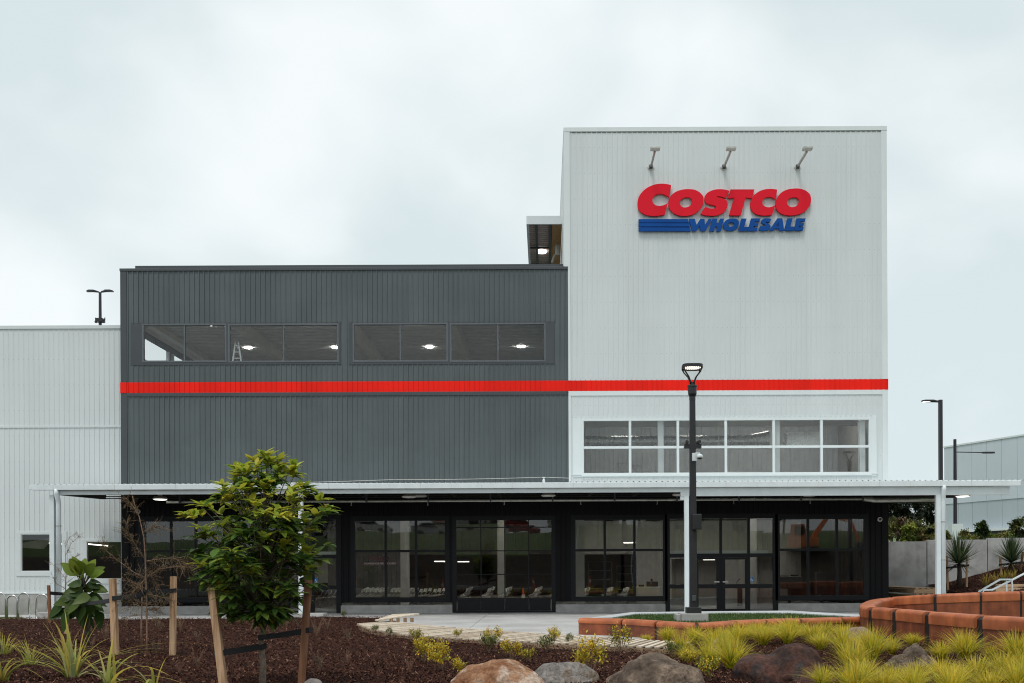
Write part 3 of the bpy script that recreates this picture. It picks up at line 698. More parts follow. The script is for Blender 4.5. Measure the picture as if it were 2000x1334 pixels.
# ================================================================== canopy
YF, YB = 41.8, 46.2
KX0, KX1 = P(66, 950, YF).x, P(1991, 950, YF).x
KZ = P(1030, 941.5, YF).z                             # roof edge
can = thing('canopy', (0, YF, 0), 'long flat white canopy on slim white posts along the shop front', 'canopy')
mb = MB(); prof = []; x = KX0 + .05
pr = [(0, 0), (.13, 0), (.15, .04), (.19, .04), (.21, 0)]
xs = []
while x < KX1 + .05:
    xs += [(x + a, b) for a, b in pr]; x += .24
mb.sheet([[(a, YF - .10, KZ - .035 + b) for a, b in xs], [(a, YB, KZ + .10 + b) for a, b in xs]])
mb.build('roof_sheet', m_trim, can)
g0, g1 = P(1030, 953.8, YF).z, P(1030, 943, YF).z
mb = MB(); mb.box(KX0, KX1 - .02, YF - .18, YF - .02, g0, g1); mb.box(KX0 - .12, KX0 + .0, YF - .16, YF - .04, g0 + .02, g1 - .03)
x = KX0 + 1.2
mb.build('gutter', m_post, can, bevel=.015)
mb = MB(); x = KX0 + .9
while x < KX1: mb.box(x - .006, x + .006, YF - .187, YF - .18, g0 + .004, g1 - .004); x += 1.28
mb.build('gutter_bracket', m_fit, can)
b0 = P(700, 963.8, YF).z; b1 = P(1650, 967.5, YF).z; xm = P(1341, 960, YF).x
mb = MB(); mb.box(KX0 + .8, xm - .25, YF, YF + .16, b0, g0 - .004); mb.box(xm - .25, KX1 - .4, YF + .002, YF + .18, b1, g0 - .004)
mb.build('edge_beam', m_post, can, bevel=.006)
mb = MB()
mb.add([(KX0 + .9, YF + .16, b0), (KX0 + 1.1, YF + .16, b0), (KX0 + 1.1, YB, b0 + .12), (KX0 + .9, YB, b0 + .12),
        (KX0 + .9, YF + .16, g1 - .1), (KX0 + 1.1, YF + .16, g1 - .1), (KX0 + 1.1, YB, g1 + .02), (KX0 + .9, YB, g1 + .02)], [(0,3,2,1),(0,1,5,4),(1,2,6,5),(2,3,7,6),(3,0,4,7)])
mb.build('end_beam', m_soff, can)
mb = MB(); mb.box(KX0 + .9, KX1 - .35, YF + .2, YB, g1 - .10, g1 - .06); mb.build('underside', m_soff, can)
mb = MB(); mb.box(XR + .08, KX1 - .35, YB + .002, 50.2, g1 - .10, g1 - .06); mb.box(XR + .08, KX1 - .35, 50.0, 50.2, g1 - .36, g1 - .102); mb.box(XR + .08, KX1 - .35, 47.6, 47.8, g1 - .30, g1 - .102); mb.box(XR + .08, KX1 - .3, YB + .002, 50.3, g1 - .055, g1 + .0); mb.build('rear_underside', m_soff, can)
mb = MB()
x = KX0 + 3.0
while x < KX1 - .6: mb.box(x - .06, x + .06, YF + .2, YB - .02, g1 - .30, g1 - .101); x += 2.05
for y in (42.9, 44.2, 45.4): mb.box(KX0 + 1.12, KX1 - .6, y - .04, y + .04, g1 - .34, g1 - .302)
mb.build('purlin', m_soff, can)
for x, nm in ((103, 0), (588, 0), (1341, 1), (1832, 1)):
    c = P(x, 1080, YF + .08); mb = MB(); zt_ = b1 if nm else b0
    mb.box(c.x - .095, c.x + .095, YF - .01, YF + .17, .0, zt_ - .002)
    if x == 1341: mb.box(c.x - .26, c.x + .1, YF + .02, YF + .14, zt_ - .16, zt_ - .004)
    mb.box(c.x - .16, c.x + .16, YF - .08, YF + .25, 0, .03)
    mb.build('post', m_post, can, bevel=.006)
for x, dx in ((110.5, .0), (1844, .0)):
    c = P(x, 1080, YF - .1); mb = MB()
    mb.tube([(c.x, YF - .1, g0 + .05), (c.x, YF - .1, g0 - .15), (c.x + .02, YF + .02, g0 - .42), (c.x + .02, YF + .04, g0 - .6), (c.x + .02, YF + .04, .1)], .10, 12)
    dp = mb.build('downpipe', m_post, can, smooth=True)
    mb = MB()
    for z in (.9, 2.3, 3.9): mb.tube([(c.x + .02, YF + .04, z), (c.x + .02, YF + .04, z + .04)], .112, 12)
    mb.build('pipe_clip', m_galv, dp)
mb = MB(); c = P(588, 1200, YF); mb.box(c.x - .6, c.x + 1.0, YF - .35, YF + .5, 0, .2); mb.build('post_footing', m_conc, can, bevel=.02)
# ---- pipe under the canopy
sp = thing('sprinkler_pipe', P(1000, 977, 43.6), 'long galvanised pipe slung beneath the canopy', 'pipe')
pz = P(1000, 977.5, 43.6).z; xa, xb = P(325, 977, 43.6).x, P(1700, 977, 43.6).x
mb = MB(); mb.tube([(xa, 43.6, pz), (xb, 43.6, pz)], .058, 10); mb.build('pipe_run', m_galv, sp, smooth=True)
mb = MB(); mb.tube([(xb - .3, 43.6, pz + .01), (xb + .05, 43.6, pz - .02), (xb + .15, 43.5, pz - .06), (xb + 2.9, 43.4, pz - .05)], [.10, .13, .11, .10], 12); mb.build('pipe_elbow', m_galv, sp, smooth=True)
mb = MB(); x = xa + .6
while x < xb + 2.6: mb.box(x - .03, x + .03, 43.52, 43.68, pz - .075, pz + .3); x += 2.72
mb.build('pipe_hanger', m_darkflash, sp)
mb = MB(); x = xa + 1.4
while x < xb: mb.tube([(x, 43.6, pz - .05), (x, 43.6, pz - .16)], .016, 6); mb.lathe((x, 43.6, pz - .2), [(.035, 0), (.02, .05)], 8); x += 3.35
mb.build('sprinkler_head', m_galv, sp)
# ---- round lights beneath the canopy
def dome(x, y, Y, lit, lab):
    c = P(x, y, Y); t = thing('canopy_light', c, lab, 'ceiling light', 'round lights beneath the canopy')
    a = MB(); a.lathe((c.x, c.y, c.z), [(.30, -.03), (.32, .0), (.24, .08), (.10, .11), (.08, .2)], 20); a.build('shade', m_fit, t, smooth=False)
    a = MB(); a.lathe((c.x, c.y, c.z - .05), [(.25, 0), (.27, .019)], 20); a.build('diffuser', m_down if lit else m_fit, t)
dome(313, 974, 43.2, True, 'lit round light under the canopy above the bare sapling')
dome(571, 970, 43.3, False, 'round light under the canopy behind the top of the leafy tree')
dome(799, 970, 43.0, False, 'left one of the pair of round lights close together under the canopy')
dome(820, 968.5, 44.0, False, 'right one of the pair of round lights close together under the canopy')
dome(1071, 967.5, 43.2, False, 'round light under the canopy over the glazed sectional door')
dome(1327, 966, 43.2, False, 'round light under the canopy just left of the white middle post')
dome(1580, 967, 43.6, False, 'round light under the canopy over the right shop window')
dome(1830, 975.5, 44.9, True, 'lit round light under the canopy behind the right white post')
dome(1880, 968, 43.0, True, 'lit round light under the canopy right of the right downpipe')
# ---- safety line over the canopy roof
sl = thing('safety_line', P(1062, 942, 44), 'thin wire strung above the canopy roof on a small white stanchion', 'wire')
a0, a1, a2, a3 = P(420, 945, 43.2), P(760, 937, 44), P(1062, 932, 44), P(1330, 938, 44)
mb = MB(); pts = [a0.lerp(a1, k / 8) for k in range(8)] + [a1.lerp(a2, k / 8) for k in range(8)] + [a2.lerp(a3, k / 8) for k in range(9)]
pts = [p - Vector((0, 0, .03 * math.sin(math.pi * (i % 8) / 8))) for i, p in enumerate(pts)]
mb.tube(pts, .009, 5); mb.build('wire_rope', m_fit, sl)
mb = MB(); mb.lathe((a2.x, a2.y, a2.z - .25), [(.06, 0), (.06, .12), (.03, .17), (.03, .21), (.07, .22), (.07, .25)], 10); mb.build('stanchion', m_trim, sl)
# ---- text on the glass of the left shop window
tw = thing('window_decal', P(742, 1100, FY - .01), 'dark red opening hours lettering stuck on the left shop window', 'lettering')
m_dec = mat('decal_dark', (.020, .010, .012), .5, var=.05); m_decr = mat('decal_red', (.05, .008, .010), .5, var=.05); m_decw = mat('decal_pale', (.30, .28, .26), .6, var=.05)
dfn = lambda u, v, dd: P(720 + (u - 77) * 40 / 1693, 1086 + (v - 443) * 7.5 / 315, FY + .018) + Vector((0, dd, 0))
mb = MB()
for o, h in BIG: mb.plate(o, h, dfn, 0, .002)
mb.build('store_name', m_decr, tw)
mb = MB()
for o, h in SMALL: mb.plate(o, h, lambda u, v, dd: P(720 + (u - 77) * 40 / 1693, 1094.6 + (v - 783) * 2.6 / 120, FY + .018) + Vector((0, dd, 0)), 0, .002)
mb.build('store_subtitle', m_decr, tw)
r = rect(708, 775, 1098, 1103.5); mb = MB(); mb.box(r[0], r[1], FY + .018, FY + .02, r[2], r[3]); mb.build('red_band', m_decr, tw)
def text(s, c, h, m, parent, w=None, name='lettering', ext=.002, rotz=0):
    cu = bpy.data.curves.new('t', 'FONT'); cu.body = s; cu.size = h; cu.align_x = 'CENTER'; cu.align_y = 'CENTER'; cu.extrude = ext; cu.offset = h * .02
    to = bpy.data.objects.new('t', cu); col.objects.link(to); dg = bpy.context.evaluated_depsgraph_get()
    me = bpy.data.meshes.new_from_object(to.evaluated_get(dg)); bpy.data.objects.remove(to); me.name = name
    vs = [v.co.copy() for v in me.vertices]; wid = max(v.x for v in vs) - min(v.x for v in vs); k = (w / wid) if w else 1
    for v in me.vertices: v.co = Vector(c) + Vector((v.co.x * k, -v.co.z, v.co.y))
    me.materials.clear(); me.materials.append(m); o = bpy.data.objects.new(name, me); col.objects.link(o); attach(o, parent); return o
text('WAREHOUSE HOURS', ((r[0] + r[1]) / 2, FY + .015, (r[2] + r[3]) / 2), .12, m_decw, tw, (r[1] - r[0]) * .93, 'band_lettering')
mb = MB()
for x0_ in (722, 744):
    for j in range(4):
        r = rect(x0_, x0_ + 13 - (j % 2) * 2, 1106 + j * 2.1, 1107.1 + j * 2.1); mb.box(r[0], r[1], FY + .018, FY + .02, r[2], r[3])
mb.build('small_print', m_dec, tw)

# ================================================================== lamp posts
def lamp_head(t, c, s=1.0):
    """square-ring LED head on a pair of curved arms; c = centre of the head"""
    a = MB(); w_, d_, h_ = .36 * s, .30 * s, .05 * s
    o = []
    for k in range(32):
        an = 2 * math.pi * k / 32; cx, cy = math.cos(an), math.sin(an)
        o.append((math.copysign(abs(cx) ** .55, cx) * w_, math.copysign(abs(cy) ** .55, cy) * d_))
    inn = [(u * .82, v * .80) for u, v in o]
    til = lambda u, v, dd: Vector((c[0] + u, c[1] + v, c[2] + dd - .10 * v))
    a.plate(o, [inn], til, -h_, h_); a.build('head_ring', m_blackp, t, bevel=.006)
    a = MB(); a.plate([(u * .99, v * .99) for u, v in inn], [], til, -.01 * s, .02 * s); pl = a.build('led_panel', m_led, t)
    a = MB()
    for k in range(8):
        x = -.26 * s + k * .074 * s
        p, q = til(x - .04 * s, -d_ * .78, -.02 * s), til(x + .02 * s, d_ * .78, -.02 * s); a.bar(p, q, .022 * s, .03 * s)
    a.build('led_fin', m_fit, pl)
    a = MB()
    for sx in (-1, 1):
        for sy in (-1, 1):
            pts = [til(sx * w_ * .88, sy * d_ * .75, -.03 * s), Vector(c) + Vector((sx * w_ * .74, sy * d_ * .55, -.17 * s)), Vector(c) + Vector((sx * w_ * .38, sy * d_ * .3, -.34 * s)), Vector(c) + Vector((sx * .07 * s, sy * .05 * s, -.5 * s)), Vector(c) + Vector((sx * .05 * s, sy * .04 * s, -.64 * s))]
            a.tube(pts, .026 * s, 8)
    a.build('arm', m_blackp, t, smooth=True)
    a = MB(); a.lathe((c[0], c[1], c[2] - 1.16 * s), [(.11 * s, 0), (.11 * s, .12 * s), (.15 * s, .22 * s), (.155 * s, .45 * s), (.175 * s, .47 * s), (.17 * s, .52 * s), (.07 * s, .56 * s), (.06 * s, .64 * s)], 18); a.build('collar', m_blackp, t)
LY = 32.0
LZ = P(1352, 717, LY); LB = P(1352, 1216, LY)
lp = thing('lamp_post', (LZ.x, LY, .3), 'tall black lamp post on a concrete block in front of the entrance doors', 'lamp post')
lamp_head(lp, (LZ.x, LY, LZ.z), .92)
zpt = LZ.z - 1.16 * .92 + .02; zb0 = P(1352, 1186, LY).z; zc1 = P(1352, 1197.5, LY).z
mb = MB(); mb.bar((LZ.x, LY, zb0 - .05), (LZ.x, LY, zpt), .235, .235, taper=.72); mb.build('pole', m_blackp, lp, bevel=.008)
mb = MB(); mb.box(LZ.x - .23, LZ.x + .23, LY - .23, LY + .23, zc1 + .0, zb0); mb.build('base_collar', m_blackp, lp, bevel=.012)
mb = MB(); mb.box(LZ.x - .42, LZ.x + .42, LY - .42, LY + .42, .1, zc1); mb.box(LZ.x - .56, LZ.x - .424, LY - .2, LY + .6, .1, zc1 - .03); mb.build('footing', m_conc, lp, bevel=.02)
cz = P(1352, 870, LY).z
mb = MB()
for sx in (-1, 1):
    mb.box(LZ.x + sx * .1 - .11 + sx * .06, LZ.x + sx * .1 + .11 + sx * .06, LY - .1, LY + .1, cz - .09, cz + .04)
    mb.tube([(LZ.x + sx * .17, LY + .1, cz + .10), (LZ.x + sx * .20, LY - .16, cz + .10)], .055, 10)
mb.build('twin_camera', m_blackp, lp)
d0 = P(1356, 893, LY)
mb = MB(); mb.box(d0.x - .09, d0.x + .07, LY - .16, LY - .11, d0.z - .13, d0.z + .12); mb.bar((d0.x + .04, LY - .18, d0.z + .09), (d0.x + .10, LY - .36, d0.z + .06), .07, .10); mb.lathe((d0.x + .12, LY - .36, d0.z - .06), [(.09, 0), (.11, .03), (.10, .08), (.04, .12)], 14)
cm = mb.build('dome_camera', m_trim, lp)
mb = MB(); mb.lathe((d0.x + .12, LY - .36, d0.z - .11), [(.03, 0), (.07, .025), (.085, .05)], 14); mb.build('lens', m_blk, cm)
s0 = P(1357, 1020, LY)
mb = MB(); mb.box(s0.x - .11, s0.x + .17, LY - .32, LY - .13, s0.z - .25, s0.z + .25); mb.build('speaker_box', m_blackp, lp, bevel=.02)
mb = MB(); mb.box(s0.x - .07, s0.x + .13, LY - .335, LY - .321, s0.z - .2, s0.z + .2); mb.build('grille', m_blk, lp)
s1_ = P(1354, 1168, LY); mb = MB(); mb.box(s1_.x - .06, s1_.x + .06, LY - .17, LY - .12, s1_.z - .09, s1_.z + .09); mb.build('power_socket', m_darkflash, lp, bevel=.01)
# twin-headed lamp on the wing's roof deck
YT = 56.0; q = P(195.5, 571, YT)
t = thing('rooftop_lamp', (q.x, YT, 13), 'slim twin headed lamp on the roof of the white wing', 'lamp post')
mb = MB(); mb.tube([(q.x, YT, 13.2), (q.x, YT, q.z)], [.10, .075], 10); mb.build('pole', m_purple, t)
for sx in (-1, 1):
    mb = MB(); fn = lambda u, v, dd: Vector((q.x + sx * u, YT + v, q.z + dd + .10 * math.sin(u * 3.4)))
    mb.plate([(.06, -.05), (.2, -.06), (.32, -.15), (.6, -.16), (.74, -.08), (.74, .08), (.6, .16), (.32, .15), (.2, .06), (.06, .05)], [], fn, -.035, .03); mb.build('lamp_head', m_blackp, t)
z = P(195, 626, YT).z
mb = MB(); mb.box(q.x - .2, q.x + .2, YT - .2, YT + .2, z - .1, z + .1)
for sx in (-1, 1): mb.tube([(q.x + sx * .22, YT, z), (q.x + sx * .26, YT, z + .02), (q.x + sx * .26, YT, z + .16)], .03, 6); mb.lathe((q.x + sx * .2, YT - .1, z - .16), [(.05, 0), (.08, .06), (.06, .12)], 10)
mb.build('camera_cluster', m_blk, t)
# two street lamps beyond the canopy on the right
YA = 60.0; q = P(1836.5, 781, YA)
t = thing('street_lamp', (q.x, YA, 3), 'dark street lamp with short lit arm pointing left beyond the canopy end', 'lamp post')
mb = MB(); mb.box(q.x - .105, q.x + .105, YA - .105, YA + .105, 3.0, q.z); mb.build('pole', m_purple, t, bevel=.01)
mb = MB(); fn = lambda u, v, dd: Vector((q.x - .105 - u, YA + v, q.z - .12 + dd + .07 * math.sin(u * 2.6)))
mb.plate([(0, -.07), (.15, -.08), (.35, -.17), (.85, -.17), (1.02, -.06), (1.02, .06), (.85, .17), (.35, .17), (.15, .08), (0, .07)], [], fn, -.03, .06); mb.build('lamp_head', m_purple, t)
mb = MB(); mb.plate([(.42, -.12), (.95, -.10), (.95, .10), (.42, .12)], [], fn, -.05, -.031); mb.build('led_panel', m_down, t)
YB2 = 63.0; q = P(1865, 858, YB2); r_ = P(1943, 884, YB2)
t = thing('street_lamp', (q.x, YB2, 3), 'dark street lamp with long thin arm pointing right before the pale warehouse', 'lamp post')
mb = MB(); mb.tube([(q.x, YB2, 3), (q.x, YB2, q.z)], [.13, .095], 12); mb.build('pole', m_purple, t)
mb = MB(); mb.tube([(q.x, YB2, r_.z + .05), (r_.x - .75, YB2, r_.z + .01)], .03, 8); mb.build('arm', m_purple, t)
mb = MB(); fn = lambda u, v, dd: Vector((r_.x - .8 + u, YB2 + v, r_.z + dd)); mb.plate([(0, -.05), (.2, -.12), (.65, -.12), (.8, -.03), (.8, .03), (.65, .12), (.2, .12), (0, .05)], [], fn, -.05, .05); mb.build('lamp_head', m_purple, t)
c = P(1862, 1035, YB2 - .3); mb = MB(); mb.box(q.x - .35, q.x + .35, YB2 - .35, YB2 + .35, 3.0, 4.75); mb.build('footing', m_trim, t)
# ---- lamps on the bank behind the camera, seen mirrored in the upper windows
BANKZ = 6.3
for i, (x, y, lab, s, Yp) in enumerate(((1242, 908, 'smaller lamp mirrored left of the first white column in the white window', 1.6, 120), (1661, 882, 'lamp mirrored in the rightmost pane of the white window', .92, 61))):
    v = P(x, y, Yp); Yr = 2 * FY - Yp
    t = thing('lamp_post', (v.x, Yr, BANKZ if Yr < 0 else 0), lab, 'lamp post', 'lamps reflected in the glass')
    lamp_head(t, (v.x, Yr, v.z), s)
    mb = MB(); mb.bar((v.x, Yr, BANKZ - .5 if Yr < 0 else 0), (v.x, Yr, v.z - 1.14 * s), .22 * s, .22 * s, taper=.8); mb.build('pole', m_blackp, t)
# ================================================================== the ground
m_grass = mat('grass_ground', (.035, .060, .012), .9, c2=(.075, .105, .025), scale=6, bump=.3, bscale=25)
m_bank = mat('bank_grass', (.045, .085, .014), .9, c2=(.085, .13, .030), scale=.35, bump=.3, bscale=9)
m_pave = mat('pale_paving', (.38, .375, .37), .6, c2=(.50, .495, .49), scale=.55, bump=.08, bscale=30, detail=9)
m_mulch = mat('bark_mulch', (.014, .0065, .0052), .95, c2=(.060, .027, .020), scale=16, bump=1.0, bscale=40, ramp=(.3, .7), spec=.05)
m_asph = mat('asphalt', (.045, .045, .047), .9, var=.15, scale=3)
# one sheet to the horizon, rising into a grassy bank behind the camera
gx = [-1600, -300, -120, -60, -30, -15, 0, 15, 30, 60, 120, 300, 1600]; gy = [-1600, -300, -120, -60, -45, -36, -30, -25, -20, -16, -12, -5, 5, 15, 30, 48, 80, 200, 600, 1600]
def gz(x, y):
    if y > -12: return -.06
    k = min(1, (-12 - y) / 20); k = k * k * (3 - 2 * k)
    return -.06 + k * (6.3 + .9 * math.sin(x * .045 + 1) * min(1, k * 1.2) + .3 * math.sin(x * .2)) + (max(0, -60 - y) * .02)
mb = MB(); mb.sheet([[(x, y, gz(x, y)) for x in np.interp(np.linspace(0, 12, 61), range(13), gx)] for y in np.interp(np.linspace(0, len(gy) - 1, 60), range(len(gy)), gy)])
struct(mb, 'ground', m_bank, smooth=True)
mb = MB(); mb.sheet([[(-60, y, -.03 + z), (60, y, -.03 + z)] for y, z in ((-11, 0), (10.5, 0))]); struct(mb, 'road', m_asph)
m_dirt = mat('bare_soil', (.020, .012, .008), .95, c2=(.055, .038, .022), scale=.8, bump=.3, bscale=6)
mb = MB(); mb.sheet([[(x, y, gz(x, y) + .05) for x in np.linspace(-70, 70, 71)] for y in np.linspace(-12.7, -23.6, 12)]); struct(mb, 'soil_slope', m_dirt, smooth=True)
# concrete forecourt in bays
mb = MB(); g = .008
ys = [24.0, 29.6, 33.4, 37.4, 41.4, 46.25]; xs = [-34, -28.6, -23.2, -17.8, -12.4, -7.1, -2.6, 3.0, 8.4, 13.8, 19.2, 24.6]
for a, b in zip(ys, ys[1:]):
    for c, e in zip(xs, xs[1:]):
        if c > 2.5 and a < 33: continue
        mb.box(c + g, e - g, a + g, b - g, -.2, 0)
struct(mb, 'forecourt', m_pave, bevel=.01)
mb = MB(); mb.box(-34, 3.2, 24, 46.25, -.24, -.03); mb.box(3.2, 24.6, 33, 46.25, -.24, -.03); struct(mb, 'forecourt_joint', m_asph)
# mulch bed; its far edge follows the forecourt on the left, then the boardwalk
front_px = [(697, 1217.5), (720, 1226.5), (755, 1233), (790, 1238), (860, 1243.5), (930, 1247.8), (1000, 1251.3), (1090, 1255.5), (1180, 1259.3), (1260, 1262.5), (1330, 1265)]
back_px = [(770, 1211.8), (785, 1215.3), (838, 1220.8), (893, 1225.5), (960, 1230), (1030, 1234.6), (1100, 1238.8), (1170, 1243), (1235, 1247), (1292, 1250.8), (1352, 1254)]
BZ = .20
fp = [G(x, y, BZ) for x, y in front_px]; bp_ = [G(x, y, BZ) for x, y in back_px]
def mz(x, y):
    return .12 + .10 * noise.noise(Vector((x * .16, y * .16, 3.1))) * .6 + .045 * noise.noise(Vector((x * .9, y * .9, 1.7)))
def bed_edge(x):
    """how far back the bed reaches at x"""
    if x < -6.3: return 40.3 + .25 * math.sin(x * 1.3) + .1 * math.sin(x * 3.7)
    pts = [(-6.3, 34.0)] + [(p.x, p.y) for p in fp] + [(3.7, 23.0), (3.95, 28.0), (30, 28.4)]
    return float(np.interp(x, [p[0] for p in pts], [p[1] for p in pts]))
rows = []
for i in range(111):
    s = i / 110; r = []
    for j in range(181):
        x = -26 + 50 * j / 180; e = bed_edge(x); y = 8 + (e - 8) * s
        z = mz(x, y)
        if s > .97: z = z * (1 - s) / .03 - .01 * (s > .999)
        r.append((x, y, max(z, -.012)))
    rows.append(r)
mb = MB(); mb.sheet(rows); struct(mb, 'mulch_bed', m_mulch, smooth=True)
rng = np.random.default_rng(11)
def chips(name, n, sampler, zf, s0=1.0, tints=None):
    pos = sampler(n)
    L_ = rng.uniform(.022, .085, n) * s0; W_ = rng.uniform(.009, .022, n) * s0; az = rng.uniform(0, 2*np.pi, n); ti = rng.normal(0, .38, n); ro = rng.normal(0, .5, n)
    ax = np.stack([np.cos(az)*np.cos(ti), np.sin(az)*np.cos(ti), np.sin(ti)], 1); ay = np.stack([-np.sin(az)*np.cos(ro), np.cos(az)*np.cos(ro), np.sin(ro)], 1)
    zz = np.array([zf(a, b) for a, b in pos]); c = np.stack([pos[:, 0], pos[:, 1], zz + .012 + np.abs(np.sin(ti)) * L_ * .4], 1)
    v = np.stack([c - ax*L_[:,None]/2 - ay*W_[:,None]/2, c + ax*L_[:,None]/2 - ay*W_[:,None]*.35, c + ax*L_[:,None]/2 + ay*W_[:,None]*.35, c - ax*L_[:,None]/2 + ay*W_[:,None]/2], 1).reshape(-1, 3)
    me = bpy.data.meshes.new(name); me.from_pydata(v.tolist(), [], np.arange(4*n).reshape(n, 4).tolist())
    pal = np.array([(.040,.016,.012),(.075,.031,.021),(.14,.065,.042),(.014,.0065,.006),(.27,.15,.10),(.050,.022,.018)])
    k = rng.choice(6, n, p=[.28,.25,.16,.18,.05,.08]); cc = pal[k] * rng.uniform(.75, 1.25, (n, 1))
    at = me.color_attributes.new('tint', 'FLOAT_COLOR', 'POINT'); at.data.foreach_set('color', np.repeat(np.concatenate([cc, np.ones((n, 1))], 1), 4, 0).astype(np.float32).ravel())
    me.materials.append(m_chip); o = bpy.data.objects.new(name, me); col.objects.link(o); return o
m_chip = mat('bark_chip', (1, 1, 1), .9, var=.05, tint=True, spec=.06)
def bed_sampler(n):
    res = []
    while len(res) < n:
        y = 14.2 + (40 - 14.2) * rng.random() ** 1.25; hw = y * .57; x = rng.uniform(-hw, hw * .9)
        if y < bed_edge(x) - .03: res.append((x, y))
    return np.array(res)
tag(chips('mulch_chips', 130000, bed_sampler, mz), 'loose reddish brown bark chips covering the planting bed', 'mulch', kind='stuff')

# ================================================================== slatted boardwalk
m_slat = [wood('slat_timber_%d' % k, c, c2, 9) for k, (c, c2) in enumerate((((.42, .33, .24), (.62, .53, .42)), ((.50, .41, .31), (.70, .62, .51)), ((.34, .26, .19), (.55, .45, .35))))]
m_gapw = mat('gap_shade_sheet', (.012, .011, .010), .9, var=.3, scale=8)  # near-black colour that stands for the shade under the slats
m_beam = wood('beam_timber', (.20, .13, .08), (.38, .27, .18), 7)
bw = thing('boardwalk', (fp[3].x, fp[3].y, 0), 'low curved boardwalk of pale timber slats along the mulch bed', 'boardwalk')
def along(pts, t):
    d = [0]
    for a, b in zip(pts, pts[1:]): d.append(d[-1] + (b - a).length)
    t *= d[-1]
    for i in range(len(pts) - 1):
        if t <= d[i + 1] + 1e-9: return pts[i].lerp(pts[i + 1], (t - d[i]) / (d[i + 1] - d[i]))
    return pts[-1]
NS = 66
sl_m = [MB(), MB(), MB()]; random.seed(8)
for k in range(NS):
    a, b = along(fp, (k + .12) / NS), along(fp, (k + .66) / NS); c, e = along(bp_, (k + .12) / NS), along(bp_, (k + .66) / NS)
    dz = random.uniform(-.006, .006); o = random.uniform(-.02, .02)
    dn = lambda p, z: (p.x, p.y + o, BZ + z + dz)
    sl_m[random.choice((0, 0, 1, 1, 2))].add([dn(a, -.045), dn(b, -.045), dn(e, -.045), dn(c, -.045), dn(a, 0), dn(b, 0), dn(e, 0), dn(c, 0)], [(0,3,2,1),(4,5,6,7),(0,1,5,4),(1,2,6,5),(2,3,7,6),(3,0,4,7)])
for k in range(3): tag(sl_m[k].build('slat', m_slat[k], bw, bevel=.004))
mb = MB()
for a, b in zip(fp, fp[1:]): mb.bar((a.x, a.y + .03, BZ - .125), (b.x, b.y + .03, BZ - .125), .05, .15)
for a, b in zip(bp_, bp_[1:]): mb.bar((a.x, a.y - .05, BZ - .125), (b.x, b.y - .05, BZ - .125), .05, .15)
for k in range(1, 4):
    q = [a.lerp(b, k / 4) for a, b in zip(fp, bp_)]
    for a, b in zip(q, q[1:]): mb.bar((a.x, a.y, BZ - .10), (b.x, b.y, BZ - .10), .05, .10)
mb.build('bearer', m_beam, bw)
mb = MB(); mb.sheet([[(a.x, a.y + .06, .035) for a in fp], [(a.x, a.y - .08, .035) for a in bp_]]); mb.build('gap_shade_sheet', m_gapw, bw)  # dark sheet added below the deck so the slat gaps read as shaded
# two-plank end seat on its left tip
e0, e1 = G(734, 1213, .24), G(782, 1206, .42)
mb = MB(); 
for k in range(5):
    a = Vector((e0.x + .1 * k, e0.y + .28 * k, .26 + .035 * k)); b = Vector((e1.x + .05 * k, e0.y + .5 + .30 * k, .40)); mb.bar(a, b, .24, .05)
mb.build('end_plank', m_slat[1], bw, bevel=.005)
mb = MB()
for k in range(4):
    x = e0.x + .45 + k * .24; mb = MB(); mb.box(x, x + .12, e0.y + .12, e0.y + .2, .19, .34); mb.build('end_block', m_beam, bw)

